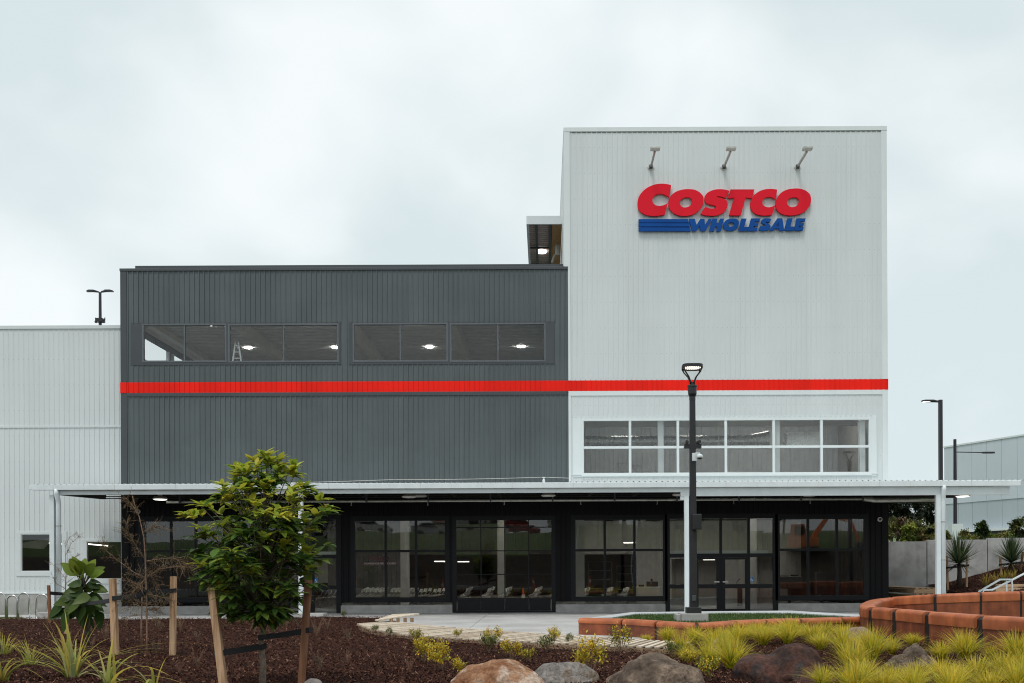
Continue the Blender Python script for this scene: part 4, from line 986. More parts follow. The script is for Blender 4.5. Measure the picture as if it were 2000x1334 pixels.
# ================================================================== orange ribbon seats
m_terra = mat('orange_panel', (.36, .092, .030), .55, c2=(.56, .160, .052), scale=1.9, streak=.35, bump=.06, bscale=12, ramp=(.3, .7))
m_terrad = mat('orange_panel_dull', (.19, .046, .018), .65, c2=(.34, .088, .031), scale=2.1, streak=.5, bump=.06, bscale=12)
m_gap = mat('black_joint', (.010, .010, .010), .6, var=.2)
def ribbon(name, label, pts, hts, joints, th, capdrop, r=.10, zb=-.05, side=1, mat_face=None, g=.045):
    """curved upright seat wall. pts = ground line of its outer face, hts = height there; joints = fractions where black gaps fall.
    side=+1: the body lies to the left of the walking direction"""
    t = thing(name, (pts[0].x, pts[0].y, 0), label, 'bench')
    P3 = [Vector((p.x, p.y, h)) for p, h in zip(pts, hts)]
    # resample by Catmull-Rom
    dense = []
    for i in range(len(P3) - 1):
        p0, p1, p2, p3 = P3[max(i-1, 0)], P3[i], P3[i+1], P3[min(i+2, len(P3)-1)]
        for k in range(12):
            s = k / 12; dense.append(.5 * ((2*p1) + (p2-p0)*s + (2*p0-5*p1+4*p2-p3)*s*s + (3*p1-p0-3*p2+p3)*s**3))
    dense.append(P3[-1])
    D = [0]
    for a, b in zip(dense, dense[1:]): D.append(D[-1] + (Vector((b.x, b.y)) - Vector((a.x, a.y))).length)
    tot = D[-1]
    def at(u):
        u = min(max(u, 0), tot)
        i = max(0, min(len(D) - 2, int(np.searchsorted(D, u)) - 1)); f = (u - D[i]) / max(1e-6, D[i+1] - D[i])
        p = dense[i].lerp(dense[i+1], f); a, b = dense[max(0, i-2)], dense[min(len(dense)-1, i+3)]
        tg = Vector((b.x - a.x, b.y - a.y, 0)).normalized(); nrm = Vector((-tg.y, tg.x, 0)) * side
        return p, nrm
    def prof_cap(h):      # (offset into the body, z): down-lip, bullnose, top, bullnose, down-lip
        pr = [(-.02, h - capdrop), (-.025, h - r)]
        pr += [(-.025 + r * (1 - math.cos(R(a))), h - r + r * math.sin(R(a))) for a in (20, 45, 70, 90)]
        pr += [(th + .025 - r * (1 - math.cos(R(a))), h - r + r * math.sin(R(a))) for a in (90, 70, 45, 20)]
        pr += [(th + .025, h - r), (th + .02, h - capdrop)]
        return pr
    def prof_body(h): return [(0, zb), (0, h - capdrop + .03), (th, h - capdrop + .03), (th, zb)]
    def prof_gap(h):
        pr = [(.02, zb), (.02, h - r)] + [(.02 + r * (1 - math.cos(R(a))), h - .03 - r + r * math.sin(R(a))) for a in (30, 90)] + [(th - .02 - r * (1 - math.cos(R(a))), h - .03 - r + r * math.sin(R(a))) for a in (90, 30)] + [(th - .02, h - r), (th - .02, zb)]
        return pr
    def sweep(u0, u1, pf, m, nm, sm=False):
        n = max(2, int((u1 - u0) / .12)); b = MB(); rows = []
        for i in range(n + 1):
            p, nr = at(u0 + (u1 - u0) * i / n); rows.append([Vector((p.x, p.y, 0)) + nr * o + Vector((0, 0, z)) for o, z in pf(p.z)])
        k = len(rows[0]); b.sheet(rows); b.f.append(tuple(range(k))); b.f.append(tuple(range(len(b.v) - 1, len(b.v) - k - 1, -1)))
        o = b.build(nm, m, t); 
        if sm:
            o.data.polygons.foreach_set('use_smooth', [len(f.vertices) == 4 for f in o.data.polygons])
        return o
    js = [0] + [j * tot for j in joints] + [tot]
    for i, (a, b) in enumerate(zip(js, js[1:])):
        ga, gb = [g if at(q)[0].y < 28.6 else min(g, .04) for q in (a, b)]
        a2, b2 = a + (ga if i else 0), b - (gb if i < len(js) - 2 else 0)
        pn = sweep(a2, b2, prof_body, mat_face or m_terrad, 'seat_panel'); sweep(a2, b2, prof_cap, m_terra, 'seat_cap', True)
    for j in js[1:-1]:
        gj = g if at(j)[0].y < 28.6 else min(g, .04); sweep(j - gj + .002, j + gj - .002, prof_gap, m_gap, 'joint_strap')
    return t
lowpx = [(1130, 1207.5), (1207, 1209.5), (1283, 1214), (1330, 1216.8), (1362, 1217.5), (1400, 1216.6), (1447, 1213), (1513, 1210), (1577, 1208.3), (1650, 1206.5), (1700, 1205)]
lp_pts = [G(x, y, .50) for x, y in lowpx]
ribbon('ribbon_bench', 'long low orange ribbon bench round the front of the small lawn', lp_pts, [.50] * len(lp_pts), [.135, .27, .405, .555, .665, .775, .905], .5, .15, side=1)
H0 = .88
frontpx = [(2300, 1238), (2170, 1226), (2060, 1216), (2000, 1207.5), (1915, 1202.5), (1815, 1195.5), (1755, 1190.5), (1708, 1187)]
hp = [G(x, y, H0) for x, y in frontpx] + [G(1684, 1184.5, H0), G(1681, 1178.5, .89), G(1700, 1171, .90), G(1728, 1167.5, .93), G(1757, 1165.3, .97), G(1840, 1160.2, 1.10), G(1911, 1156.5, 1.17), G(1982, 1154.3, 1.2), G(2060, 1152.5, 1.22), G(2200, 1149.5, 1.24), G(2330, 1147, 1.25)]
hh = [H0] * 9 + [.89, .90, .93, .97, 1.10, 1.17, 1.2, 1.22, 1.24, 1.25]
D_ = [0]
for a, b in zip(hp, hp[1:]): D_.append(D_[-1] + (b.xy - a.xy).length)
fr = lambda i, k=0: (D_[i] * (1 - k) + D_[min(i + 1, len(D_) - 1)] * k) / D_[-1]
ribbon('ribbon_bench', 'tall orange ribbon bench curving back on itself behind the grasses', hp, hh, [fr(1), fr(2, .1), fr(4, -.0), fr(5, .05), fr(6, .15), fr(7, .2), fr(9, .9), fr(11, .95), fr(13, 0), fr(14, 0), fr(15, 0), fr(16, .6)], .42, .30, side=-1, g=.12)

# ---- lawn with its kerb, behind the low ribbon
lawn = [Vector((p.x + .2, p.y + .35, .33)) for p in lp_pts]
kerb_in = [G(1196, 1206.5, .36), G(1243, 1199.2, .36), G(1330, 1198, .36), G(1420, 1197, .36), G(1540, 1197.2, .36), G(1640, 1203, .36), G(1690, 1206, .36)]
mb = MB(); pts = [(p.x, p.y, .33) for p in lawn] + [(p.x, p.y, .33) for p in reversed(kerb_in)]
tri = tessellate_polygon([[Vector(p) for p in pts]]); mb.add(pts, [tuple(t) for t in tri]); struct(mb, 'lawn', m_grass)
mb = MB(); kl = [G(1148, 1207, .38), G(1232, 1195.6, .38), G(1330, 1194.5, .38), G(1420, 1193.5, .38), G(1545, 1192.5, .38), G(1640, 1198.3, .38), G(1700, 1201.5, .38)]
for i in range(len(kl) - 1):
    a, b, c, e = kl[i], kl[i+1], kerb_in[i+1], kerb_in[i]
    mb.add([(a.x,a.y,0),(b.x,b.y,0),(c.x,c.y,0),(e.x,e.y,0),(a.x,a.y,.38),(b.x,b.y,.38),(c.x,c.y,.38),(e.x,e.y,.38)], [(0,3,2,1),(4,5,6,7),(0,1,5,4),(2,3,7,6)] + ([(3,0,4,7)] if i == 0 else []) + ([(1,2,6,5)] if i == len(kl) - 2 else []))
m_kerb = mat('pale_kerb', (.47, .49, .50), .7, var=.08, scale=2, bump=.1)
tag(mb.build('kerb', m_kerb, bevel=.01), 'pale concrete kerb round the back of the small lawn', 'kerb')
m_blade = mat('blade', (1, 1, 1), .6, var=.06, tint=True, trans=.45, spec=.2)
def inside(x, y, poly):
    c = False; j = len(poly) - 1
    for i in range(len(poly)):
        if (poly[i][1] > y) != (poly[j][1] > y) and x < (poly[j][0]-poly[i][0])*(y-poly[i][1])/(poly[j][1]-poly[i][1]) + poly[i][0]: c = not c
        j = i
    return c
mb = MB(); random.seed(5); bx = (min(p[0] for p in pts), max(p[0] for p in pts), min(p[1] for p in pts), max(p[1] for p in pts))
n = 0
while n < 14000:
    x, y = random.uniform(*bx[:2]), random.uniform(*bx[2:])
    if not inside(x, y, pts): continue
    n += 1; h = random.uniform(.035, .085); a = random.uniform(0, 6.28); dx, dy = math.cos(a) * .007, math.sin(a) * .007; l = random.uniform(-.03, .03)
    k = random.uniform(.7, 1.3); mb.cur = (.05 * k, .105 * k, .018 * k); mb.add([(x-dx, y-dy, .328), (x+dx, y+dy, .328), (x+l, y+l*.6, .33+h)], [(0, 1, 2)])
tag(mb.build('lawn_grass', m_blade), 'short mown grass of the small lawn', 'grass', kind='stuff')
# grass scrap at the far left by the racks
mb = MB(); a = [G(-160, 1205, .02), G(40, 1204.5, .02), G(66, 1211, .02), G(60, 1220, .02), G(-160, 1224, .02)]; mb.add([tuple(p) for p in a], [tuple(range(5))]); struct(mb, 'grass_strip', m_grass)

# ================================================================== bike racks
rk = [(-2, 1157, 1205, 13, 'bike hoop cut by the left picture edge'), (24, 1163, 1209, 10, 'second bike hoop from the left edge, lower than its neighbour'), (46.5, 1158, 1200, 10.5, 'third bike hoop, tallest looking and farthest back'), (82, 1161, 1208, 11, 'bike hoop nearest the wooden stake and white post')]
for x, yt, yb, hw, lab in rk:
    Y = 41.5 if x not in (46.5, -2) else 43.0; c = P(x, 1180, Y); r = hw / F * Y
    t = thing('bike_rack', (c.x, Y, 0), lab, 'bike rack', 'bike hoops by the wing')
    zt_ = P(x, yt, Y).z
    mb = MB(); pts_ = [(c.x - r, Y, 0), (c.x - r, Y, zt_ - r)] + [(c.x - r * math.cos(R(q)), Y, zt_ - r + r * math.sin(R(q))) for q in range(15, 180, 15)] + [(c.x + r, Y, zt_ - r), (c.x + r, Y, 0)]
    mb.tube(pts_, .038, 10); mb.build('hoop', m_hoop, t, smooth=True)
    mb = MB()
    for sx in (-1, 1): mb.lathe((c.x + sx * r, Y, 0), [(.08, 0), (.08, .012), (.04, .014)], 12)
    mb.build('foot_plate', m_hoop, t)
c = P(88, 1208, 40.6); mb = MB(); mb.box(c.x - .3, c.x + .3, 40.5, 40.9, -.02, .34); tag(mb.build('concrete_block', m_conc, bevel=.02), 'small grey concrete block at the foot of the left canopy post', 'block')

# ================================================================== right-hand bank
mb = MB(); xs = [P(1736, 1100, 52).x - .3, P(1810.5, 1100, 52).x, P(1929, 1100, 52).x, P(2080, 1100, 52).x]; tops = [1057.8, 1054.3, 1050.5]
rwall = thing('retaining_wall', (xs[0], 52, 0), 'grey concrete panel wall running back from the shop corner', 'wall')
for i in range(3):
    z = P((xs[i] + xs[i+1]) / 2 / 52 * F + CX, tops[i], 52).z; mb = MB(); mb.box(xs[i] + .02, xs[i+1] - .02, 52, 52.25, -.1, z); mb.build('wall_panel', m_concw, rwall, bevel=.012)
mb = MB()
for i in (1, 2): mb.box(xs[i] - .02, xs[i] + .02, 52.06, 52.2, -.1, 3.3)
mb.build('wall_joint', m_gap, rwall)
def bank_z(x, y):
    u = (y - 46.2) / 5.6
    return .55 + max(0, min(1.2, (x - 20.3) / 4.6)) * .65 + u * (.55 + .12 * max(0, x - 21))
mb = MB(); mb.sheet([[(20.0 + 12 * j / 30, 46.2 + 5.8 * i / 14, bank_z(20.0 + 12 * j / 30, 46.2 + 5.8 * i / 14) + .05 * noise.noise(Vector((j * .5, i * .5, 0)))) for j in range(31)] for i in range(15)])
struct(mb, 'mulch_bank', m_mulch, smooth=True)
def bank_sampler(n): return np.stack([rng.uniform(20.1, 27, n), rng.uniform(46.2, 51.9, n)], 1)
tag(chips('mulch_chips', 9000, bank_sampler, lambda a, b: bank_z(a, b) + .01, 1.3), 'bark chips on the bank below the concrete wall', 'mulch', kind='stuff')
m_slp = wood('sleeper_timber', (.30, .19, .11), (.50, .35, .22), 6, axis=0)
ts = thing('timber_terrace', (20, 46, 0), 'stacked pale timber sleepers edging the bank behind the right white post', 'retaining edge')
x0_, x1_, x2_ = P(1785, 1150, 46).x, P(1836, 1150, 46).x, P(1905, 1150, 46).x
mb = MB()
for k in range(3):
    z0 = .28 + k * .26; mb.box(x0_ + .03 * k, x1_, 46.02 + .05 * k, 46.2 + .05 * k, z0, z0 + .20); mb.box(x0_ + .03 * k, x0_ + .2, 46.25, 51, z0 + .0, z0 + .2)
    for q in range(5): mb.box(x0_ + .15 + q * .26, x0_ + .27 + q * .26, 46.06 + .05 * k, 46.3, z0 + .201, z0 + .259)
mb.build('sleeper', m_slp, ts, bevel=.012)
mb = MB(); mb.box(x0_ + .2, x1_, 46.3, 51.8, .95, 1.06); mb.build('top_board', m_slp, ts)
mb = MB(); mb.box(x1_ + .01, x2_ + .5, 46.0, 46.2, .0, .60); mb.box(x1_ + .01, x2_ + .3, 46.03, 46.2, .605, .80)
mb.build('edge_board', m_slp, ts, bevel=.012)
st = thing('timber_steps', (24, 45, 0), 'wide pale timber steps at the right edge behind the handrail', 'steps')
for k in range(7):
    mb = MB(); xa_ = P(1905 + k * 15, 1150, 45.2).x; mb.box(xa_, 32, 44.9 + .42 * k, 45.3 + .42 * k, .0 + .17 * k, .15 + .17 * k); mb.box(xa_ + .05, 32, 45.05 + .42 * k, 45.36 + .42 * k, .15 + .17 * k, .165 + .17 * k); mb.build('step', m_slp, st, bevel=.01)
hr = thing('handrail', (22, 44, 0), 'pale grey tubular handrail beside the timber steps', 'railing')
HY = 44.0
mb = MB(); mb.tube([P(1911, 1156, HY), P(1953, 1132, HY), P(1976, 1131.5, HY), P(1977.5, 1160, HY)], .045, 10); mb.tube([P(1920, 1160, HY), P(1921, 1152.5, HY), P(1938, 1152, HY), P(1976, 1133, HY + .05), P(2040, 1100, HY + .3)], .045, 10); mb.build('rail', m_post, hr, smooth=True)
mb = MB(); c = P(1966, 1134, HY); mb.tube([c, Vector((c.x, HY, .2))], .035, 8); mb.build('upright', m_post, hr)
# upper terrace behind the wall, with slope and the pale warehouse
mb = MB(); mb.sheet([[(15, 52.25, 3.0), (60, 52.25, 3.0), (140, 52.25, 3.0)], [(15, 75, 3.2), (60, 75, 3.2), (140, 75, 3.2)], [(15, 130, 4.0), (60, 130, 3.6), (140, 130, 3.6)], [(15, 220, 14), (90, 220, 10), (260, 220, 9)], [(15, 420, 25), (150, 420, 20), (420, 420, 18)]]); struct(mb, 'hillside', m_bank, smooth=True)
m_pale = mat('pale_panel', (.56, .62, .68), .45, var=.03, scale=.2, streak=.03)
m_pale2 = mat('grey_panel', (.42, .48, .52), .45, var=.03, scale=.2, streak=.03)
CYd = 88.0; A = P(1844, 875, CYd); dr = Vector((.41, -1, 0)).normalized()
wz = lambda y: P(1844, y, CYd).z
def wpt(s, z, o=0): return (A.x + dr.x * s + .925 * o, CYd + dr.y * s + .38 * o, z)
wh = thing('background_warehouse', (A.x, CYd, 3.2), 'pale grey panelled warehouse far behind on the right', 'building')
z3, z2, z1 = wz(875), wz(985), wz(1037)
def slab(mb, s0, s1, za, zb_, o0, o1): mb.add([wpt(s0, za, o0), wpt(s1, za, o0), wpt(s1, za, o1), wpt(s0, za, o1), wpt(s0, zb_, o0), wpt(s1, zb_, o0), wpt(s1, zb_, o1), wpt(s0, zb_, o1)], [(0,3,2,1),(4,5,6,7),(0,1,5,4),(1,2,6,5),(2,3,7,6),(3,0,4,7)])
mu = MB(); ml = MB(); s = 0
while s < 30: slab(mu, s, s + 1.55, z2, z3, 0, 30 if s == 0 else .4); slab(ml, s, s + 1.55, z1, z2 - .004, .05, .5); s += 1.58
mu.build('upper_panel', m_pale, wh); ml.build('lower_panel', m_pale2, wh)
mb = MB(); slab(mb, -.4, 30, z1 - .22, z1 - .004, -.6, 3); slab(mb, -.05, 30, z3 + .004, z3 + .14, -.06, .5); mb.build('white_trim', m_trim, wh)
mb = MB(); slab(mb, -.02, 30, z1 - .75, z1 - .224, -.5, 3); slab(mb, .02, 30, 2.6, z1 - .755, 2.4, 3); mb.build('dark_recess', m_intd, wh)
mb = MB()
for s in (5.6, 8.2, 8.9, 12): slab(mb, s, s + .6, 2.9, z1 - .76, 1.6, 2.0)
mb.build('pillar', m_white, wh)
c = P(1798, 1036, 80); mb = MB(); mb.box(c.x, c.x + 3.5, 80, 84, c.z - .5, c.z + .02); mb.box(c.x + .4, c.x + 3.5, 80.6, 84, 2.8, c.z - .504)
t = tag(mb.build('dark_shelter', m_frame), 'low dark flat roofed shelter among the bushes beyond the wall', 'shelter')
# ================================================================== boulders
def rock_mat(name, c, c2, c3, sc_=1.6):
    m = mat(name, c, .9, c2=c2, scale=sc_, bump=1.0, bscale=7, ramp=(.36, .62), detail=10, spec=.25); t = m.node_tree; b = t.nodes['Principled BSDF']; L = t.links.new
    src = b.inputs['Base Color'].links[0].from_socket
    tcn = N('ShaderNodeTexCoord', t); nz = N('ShaderNodeTexNoise', t); nz.inputs['Scale'].default_value = 2.7; nz.inputs['Detail'].default_value = 10; nz.inputs['Distortion'].default_value = .8; L(tcn.outputs['Object'], nz.inputs['Vector'])
    rp = N('ShaderNodeValToRGB', t); rp.color_ramp.elements[0].position = .52; rp.color_ramp.elements[1].position = .64; L(nz.outputs[0], rp.inputs[0])
    mm = N('ShaderNodeMix', t, data_type='RGBA'); L(rp.outputs[0], mm.inputs[0]); L(src, mm.inputs[6]); mm.inputs[7].default_value = (*c3, 1); L(mm.outputs[2], b.inputs['Base Color'])
    ns = N('ShaderNodeTexNoise', t); ns.inputs['Scale'].default_value = 16; ns.inputs['Detail'].default_value = 9; ns.inputs['Roughness'].default_value = .75; L(tcn.outputs['Object'], ns.inputs['Vector'])
    ms_ = N('ShaderNodeMapRange', t); ms_.inputs[1].default_value = .35; ms_.inputs[2].default_value = .62; ms_.inputs[3].default_value = .42; ms_.inputs[4].default_value = 1.12; L(ns.outputs[0], ms_.inputs[0])
    mk = N('ShaderNodeMix', t, data_type='RGBA', blend_type='MULTIPLY'); mk.inputs[0].default_value = 1; L(mm.outputs[2], mk.inputs[6]); L(ms_.outputs[0], mk.inputs[7]); L(mk.outputs[2], b.inputs['Base Color'])
    # pits and cracks
    vz = N('ShaderNodeTexVoronoi', t, feature='DISTANCE_TO_EDGE'); vz.inputs['Scale'].default_value = 3.2; n4 = N('ShaderNodeTexNoise', t); n4.inputs['Scale'].default_value = 3; n4.inputs['Detail'].default_value = 6; L(tcn.outputs['Object'], n4.inputs['Vector'])
    mv = N('ShaderNodeMix', t, data_type='RGBA'); mv.inputs[0].default_value = .35; L(tcn.outputs['Object'], mv.inputs[6]); L(n4.outputs[1], mv.inputs[7]); L(mv.outputs[2], vz.inputs['Vector'])
    cr_ = N('ShaderNodeMapRange', t); cr_.inputs[1].default_value = 0; cr_.inputs[2].default_value = .05; L(vz.outputs[0], cr_.inputs[0])
    bp = [n for n in t.nodes if n.type == 'BUMP'][0]; b2 = N('ShaderNodeBump', t); b2.inputs['Strength'].default_value = .35; b2.inputs['Distance'].default_value = .03; L(cr_.outputs[0], b2.inputs['Height']); L(bp.outputs[0], b2.inputs['Normal']); L(b2.outputs[0], b.inputs['Normal'])
    return m
def rock(name, label, c, ext, m, seed, lumps=(), rough=.24, sub=6, group='boulders in the planting bed'):
    bm = bmesh.new(); bmesh.ops.create_icosphere(bm, subdivisions=sub, radius=1)
    o = Vector((seed * 3.7, seed * 1.3, seed * 2.1))
    for v in bm.verts:
        p = v.co.copy()
        k = 1 + .22 * noise.noise(p * .8 + o) + rough * noise.fractal(p * 1.7 + o, .9, 2.1, 6) * .9
        # facet it a little: pull towards a few random planes
        for q in range(7):
            n_ = noise.random_unit_vector if False else Vector((math.sin(seed * 5.1 + q * 2.4), math.cos(seed * 3.3 + q * 1.9), math.sin(seed * 1.7 + q * 3.1) * .8)).normalized()
            dd = (p * k).dot(n_) - .80
            if dd > 0: k -= dd * .62
        for (lx, lz, am, w_) in lumps:
            dx, dz_ = p.x - lx, p.z - lz; k += am * math.exp(-(dx*dx + dz_*dz_) / (w_*w_))
        v.co = Vector((p.x * k * ext[0], p.y * k * ext[1], p.z * k * ext[2]))
    me = bpy.data.meshes.new(name); bm.to_mesh(me); bm.free(); me.polygons.foreach_set('use_smooth', [True] * len(me.polygons)); me.materials.append(m)
    ob = bpy.data.objects.new(name, me); col.objects.link(ob); ob.location = c
    return tag(ob, label, 'boulder', group)
r_tan = rock_mat('rock_tan', (.17, .062, .026), (.42, .24, .14), (.50, .38, .30), 2.2)
r_grey = rock_mat('rock_grey', (.15, .135, .125), (.33, .30, .275), (.22, .17, .13))
r_dark = rock_mat('rock_dark', (.055, .038, .028), (.21, .155, .115), (.25, .185, .14))
r_red = rock_mat('rock_red', (.028, .016, .013), (.12, .052, .038), (.055, .045, .045), 2.4)
r_pink = rock_mat('rock_pink', (.20, .13, .10), (.36, .27, .22), (.25, .2, .17))
def at_rock(x, ytop, Y, hw_px, hgt, m, name, label, seed, **k):
    c = P(x, ytop, Y); hw = hw_px / F * Y
    return rock(name, label, (c.x, Y, c.z - hgt), (hw, hw * .78, hgt), m, seed, **k)
at_rock(976, 1283, 15.7, 92, .52, r_tan, 'boulder', 'rounded tan orange boulder, left one of the three at the bottom centre', 1.0, rough=.10)
at_rock(1098, 1291, 16.6, 70, .42, r_grey, 'boulder', 'pale grey boulder tucked behind the tan one', 2.3, rough=.10)
at_rock(1278, 1277, 16.2, 93, .58, r_dark, 'boulder', 'dark grey brown boulder between the yellow shrubs and the grasses', 3.1, rough=.13)
at_rock(1533, 1258, 16.6, 99, .72, r_red, 'boulder', 'large dark red brown volcanic boulder in front of the grasses', 4.4, lumps=((.32, .94, .12, .36), (-.32, .95, -.20, .34), (-.78, .62, .12, .3)), rough=.13)
at_rock(1786, 1262, 19.2, 58, .55, r_dark, 'boulder', 'ridged grey brown boulder before the tall orange bench', 5.2, lumps=((.15, .95, .20, .3), (-.5, .8, -.14, .3), (.6, .75, -.12, .3)), rough=.2)
at_rock(1757, 1301, 18.0, 30, .42, r_dark, 'boulder', 'small dark boulder at the foot of the ridged one', 6.7, rough=.2, sub=4)
at_rock(1672, 1226, 25.0, 34, .44, r_pink, 'boulder', 'pale pinkish boulder half hidden by grasses at the tall bench corner', 7.5, rough=.12, sub=4)
at_rock(1405, 1247, 22.6, 20, .30, r_pink, 'boulder', 'small pale stone showing through the grasses', 8.9, rough=.12, sub=4)
at_rock(612, 1329, 15.8, 33, .35, r_grey, 'boulder', 'grey stone cut by the bottom edge beside the dark stake', 9.3, rough=.12, sub=4)

# ================================================================== foliage helpers
def leaf(mb, base, d, up, L_, W_, fold=.18, droop=.25, n=3, shape=1.0):
    """a folded, bent leaf: n segments, 3 vertices across"""
    d = d.normalized(); s = d.cross(up)
    if s.length < .05: s = d.cross(Vector((1, 0, 0)))
    s.normalize(); u = s.cross(d).normalized()
    vs = []; fs = []
    for i in range(n + 1):
        t = i / n; w_ = W_ * .5 * (math.sin(math.pi * min(1, t ** shape * .97 + .03)) ** .8) if 0 < i < n else (W_ * .06 if i == 0 else 0.002)
        c = base + d * (L_ * t) - Vector((0, 0, 1)) * (droop * L_ * t * t)
        vs += [c - s * w_ + u * (fold * w_), c, c + s * w_ + u * (fold * w_)]
    for i in range(n):
        a = i * 3; fs += [(a, a+1, a+4, a+3), (a+1, a+2, a+5, a+4)]
    mb.add(vs, fs)
def rv(s=1): return Vector((random.gauss(0, s), random.gauss(0, s), random.gauss(0, s)))
def jit(c, k=.2):
    a = random.uniform(1 - k, 1 + k); return (c[0] * a * random.uniform(.9, 1.1), c[1] * a, c[2] * a * random.uniform(.8, 1.2))
m_leaf = mat('glossy_leaf', (1, 1, 1), .42, var=.12, scale=9, tint=True, trans=.4, spec=.22)
m_leafm = mat('soft_leaf', (1, 1, 1), .6, var=.08, scale=9, tint=True, trans=.25, spec=.3)
m_bark = mat('sapling_bark', (.13, .10, .075), .9, c2=(.24, .19, .145), scale=18, bump=.5, bscale=50)
m_barkd = mat('dark_bark', (.035, .028, .022), .9, c2=(.08, .06, .045), scale=18, bump=.5)
m_twig = mat('dry_twig', (.16, .095, .06), .9, c2=(.27, .17, .11), scale=20)

# ---- the staked broad-leaved tree
random.seed(21)
TY = 16.0
tb = P(513, 1358, TY); tree = thing('tree', (tb.x, TY, 0), 'young broad leaved tree with full glossy crown between two leaning stakes', 'tree')
px = TY / F
crown_prof = [(1214, 20), (1200, 62), (1170, 90), (1125, 110), (1075, 120), (1035, 127), (1000, 126), (965, 100), (940, 74), (915, 58), (900, 40), (890, 16)]
ysr = [p[0] for p in crown_prof][::-1]; rsr = [p[1] for p in crown_prof][::-1]
cxs = lambda y: np.interp(y, [888, 930, 1000, 1060, 1130, 1212], [517, 515, 517, 500, 503, 515])
mbT = MB()
tp = [P(512, 1358, TY), P(514, 1300, TY), P(510, 1250, TY), P(517, 1215, TY), P(512, 1150, TY), P(520, 1080, TY), P(515, 1000, TY), P(520, 925, TY)]
tp[0].z = -.05
mbT.tube(tp, [.062, .052, .045, .046, .04, .03, .02, .008], 10)
mb = MB()
tips = []
for k in range(440):
    y = random.uniform(890, 1208); 
    if random.random() > np.interp(y, ysr, rsr) / 128 + .08: continue
    rad = float(np.interp(y, ysr, rsr)) * px; a = random.uniform(0, 2 * math.pi); rr = rad * (random.random() ** .42)
    lob = 1 + .16 * math.sin(3 * a + y * .035) + .10 * math.sin(5 * a - y * .06)
    c = P(float(cxs(y)), y, TY); q = c + Vector((math.cos(a) * rr * lob, math.sin(a) * rr * lob * .95, 0)); tips.append((q, rr / rad, y))
for (x, y) in ((640, 990), (622, 1003), (388, 985), (376, 1046), (388, 1075), (575, 912), (463, 912), (522, 892), (598, 948), (440, 1180), (592, 1100), (590, 1135), (600, 1035), (410, 1120), (545, 1195), (455, 938)):
    q = P(x, y, TY + random.uniform(-.2, .2)); tips.append((q, 1.0, y))
for q, e, y in tips:
    yb = min(1200, y + 90 * e + 20); bs = P(float(np.interp(yb, [925, 1000, 1080, 1150, 1215], [520, 515, 520, 512, 517])), yb, TY)
    if random.random() < .5:
        mid = bs.lerp(q, .55) - Vector((0, 0, .07)); mbT.tube([bs, mid, q], [.014, .009, .004], 5, caps=False)
    outd = (q - bs); outd.z *= .6; outd.normalize()
    young = (e > .62 and random.random() < np.interp(y, [890, 1000, 1100, 1200], [1, .80, .35, .15]))
    for j in range(random.randint(6, 9)):
        an = j * 2.4 + random.uniform(-.4, .4)
        side = Vector((math.cos(an), math.sin(an), random.uniform(-.35, .45)))
        dd = outd * .55 + side + Vector((0, 0, .25 if young else -.12))
        if young: mb.cur = jit(random.choice([(.42, .47, .055), (.48, .50, .065), (.30, .39, .05), (.54, .49, .06)]), .2)
        else: mb.cur = jit(random.choice([(.09, .17, .034), (.12, .21, .04), (.17, .27, .048), (.25, .35, .055), (.065, .125, .028)]), .25)
        L_ = random.uniform(.20, .34) * (.85 if young else 1)
        leaf(mb, q - outd * random.uniform(0, .10), dd, Vector((0, 0, 1)), L_, L_ * random.uniform(.36, .46), fold=.22, droop=random.uniform(.05, .5), n=4, shape=.85)
mbT.build('trunk', m_bark, tree, smooth=True); mb.build('crown', m_leaf, tree, smooth=True)

# ---- puka with huge leaves
random.seed(3)
PY = 25.5; pb = P(174, 1260, PY)
puka = thing('tree', (pb.x, PY, 0), 'small dark stemmed tree with huge round green leaves at the left', 'tree')
mbT = MB(); st_ = [P(173, 1262, PY), P(172, 1215, PY), P(169, 1165, PY), P(162, 1125, PY)]; st_[0].z = -.03; mbT.tube(st_, [.06, .05, .045, .03], 8)
mb = MB(); pk = PY / F
topc = P(162, 1135, PY)
def bigleaf(c, d, L_, W_, colr, droop):
    mb.cur = jit(colr, .15); leaf(mb, c, d, Vector((random.uniform(-.4, .4), -.75, .5)), L_, W_, fold=.16, droop=droop, n=6, shape=.72)
for k in range(18):
    a = k * 2.4; el = random.uniform(.45, 1.3); dd = Vector((math.cos(a) * math.cos(el), math.sin(a) * math.cos(el), math.sin(el)))
    b = topc + dd * .22; mbT.tube([topc - Vector((0, 0, .15)), b], [.012, .009], 5, caps=False); bigleaf(b, dd, random.uniform(.42, .58), random.uniform(.24, .32), random.choice([(.19, .26, .03), (.26, .32, .04), (.12, .18, .025)]), random.uniform(.0, .35))
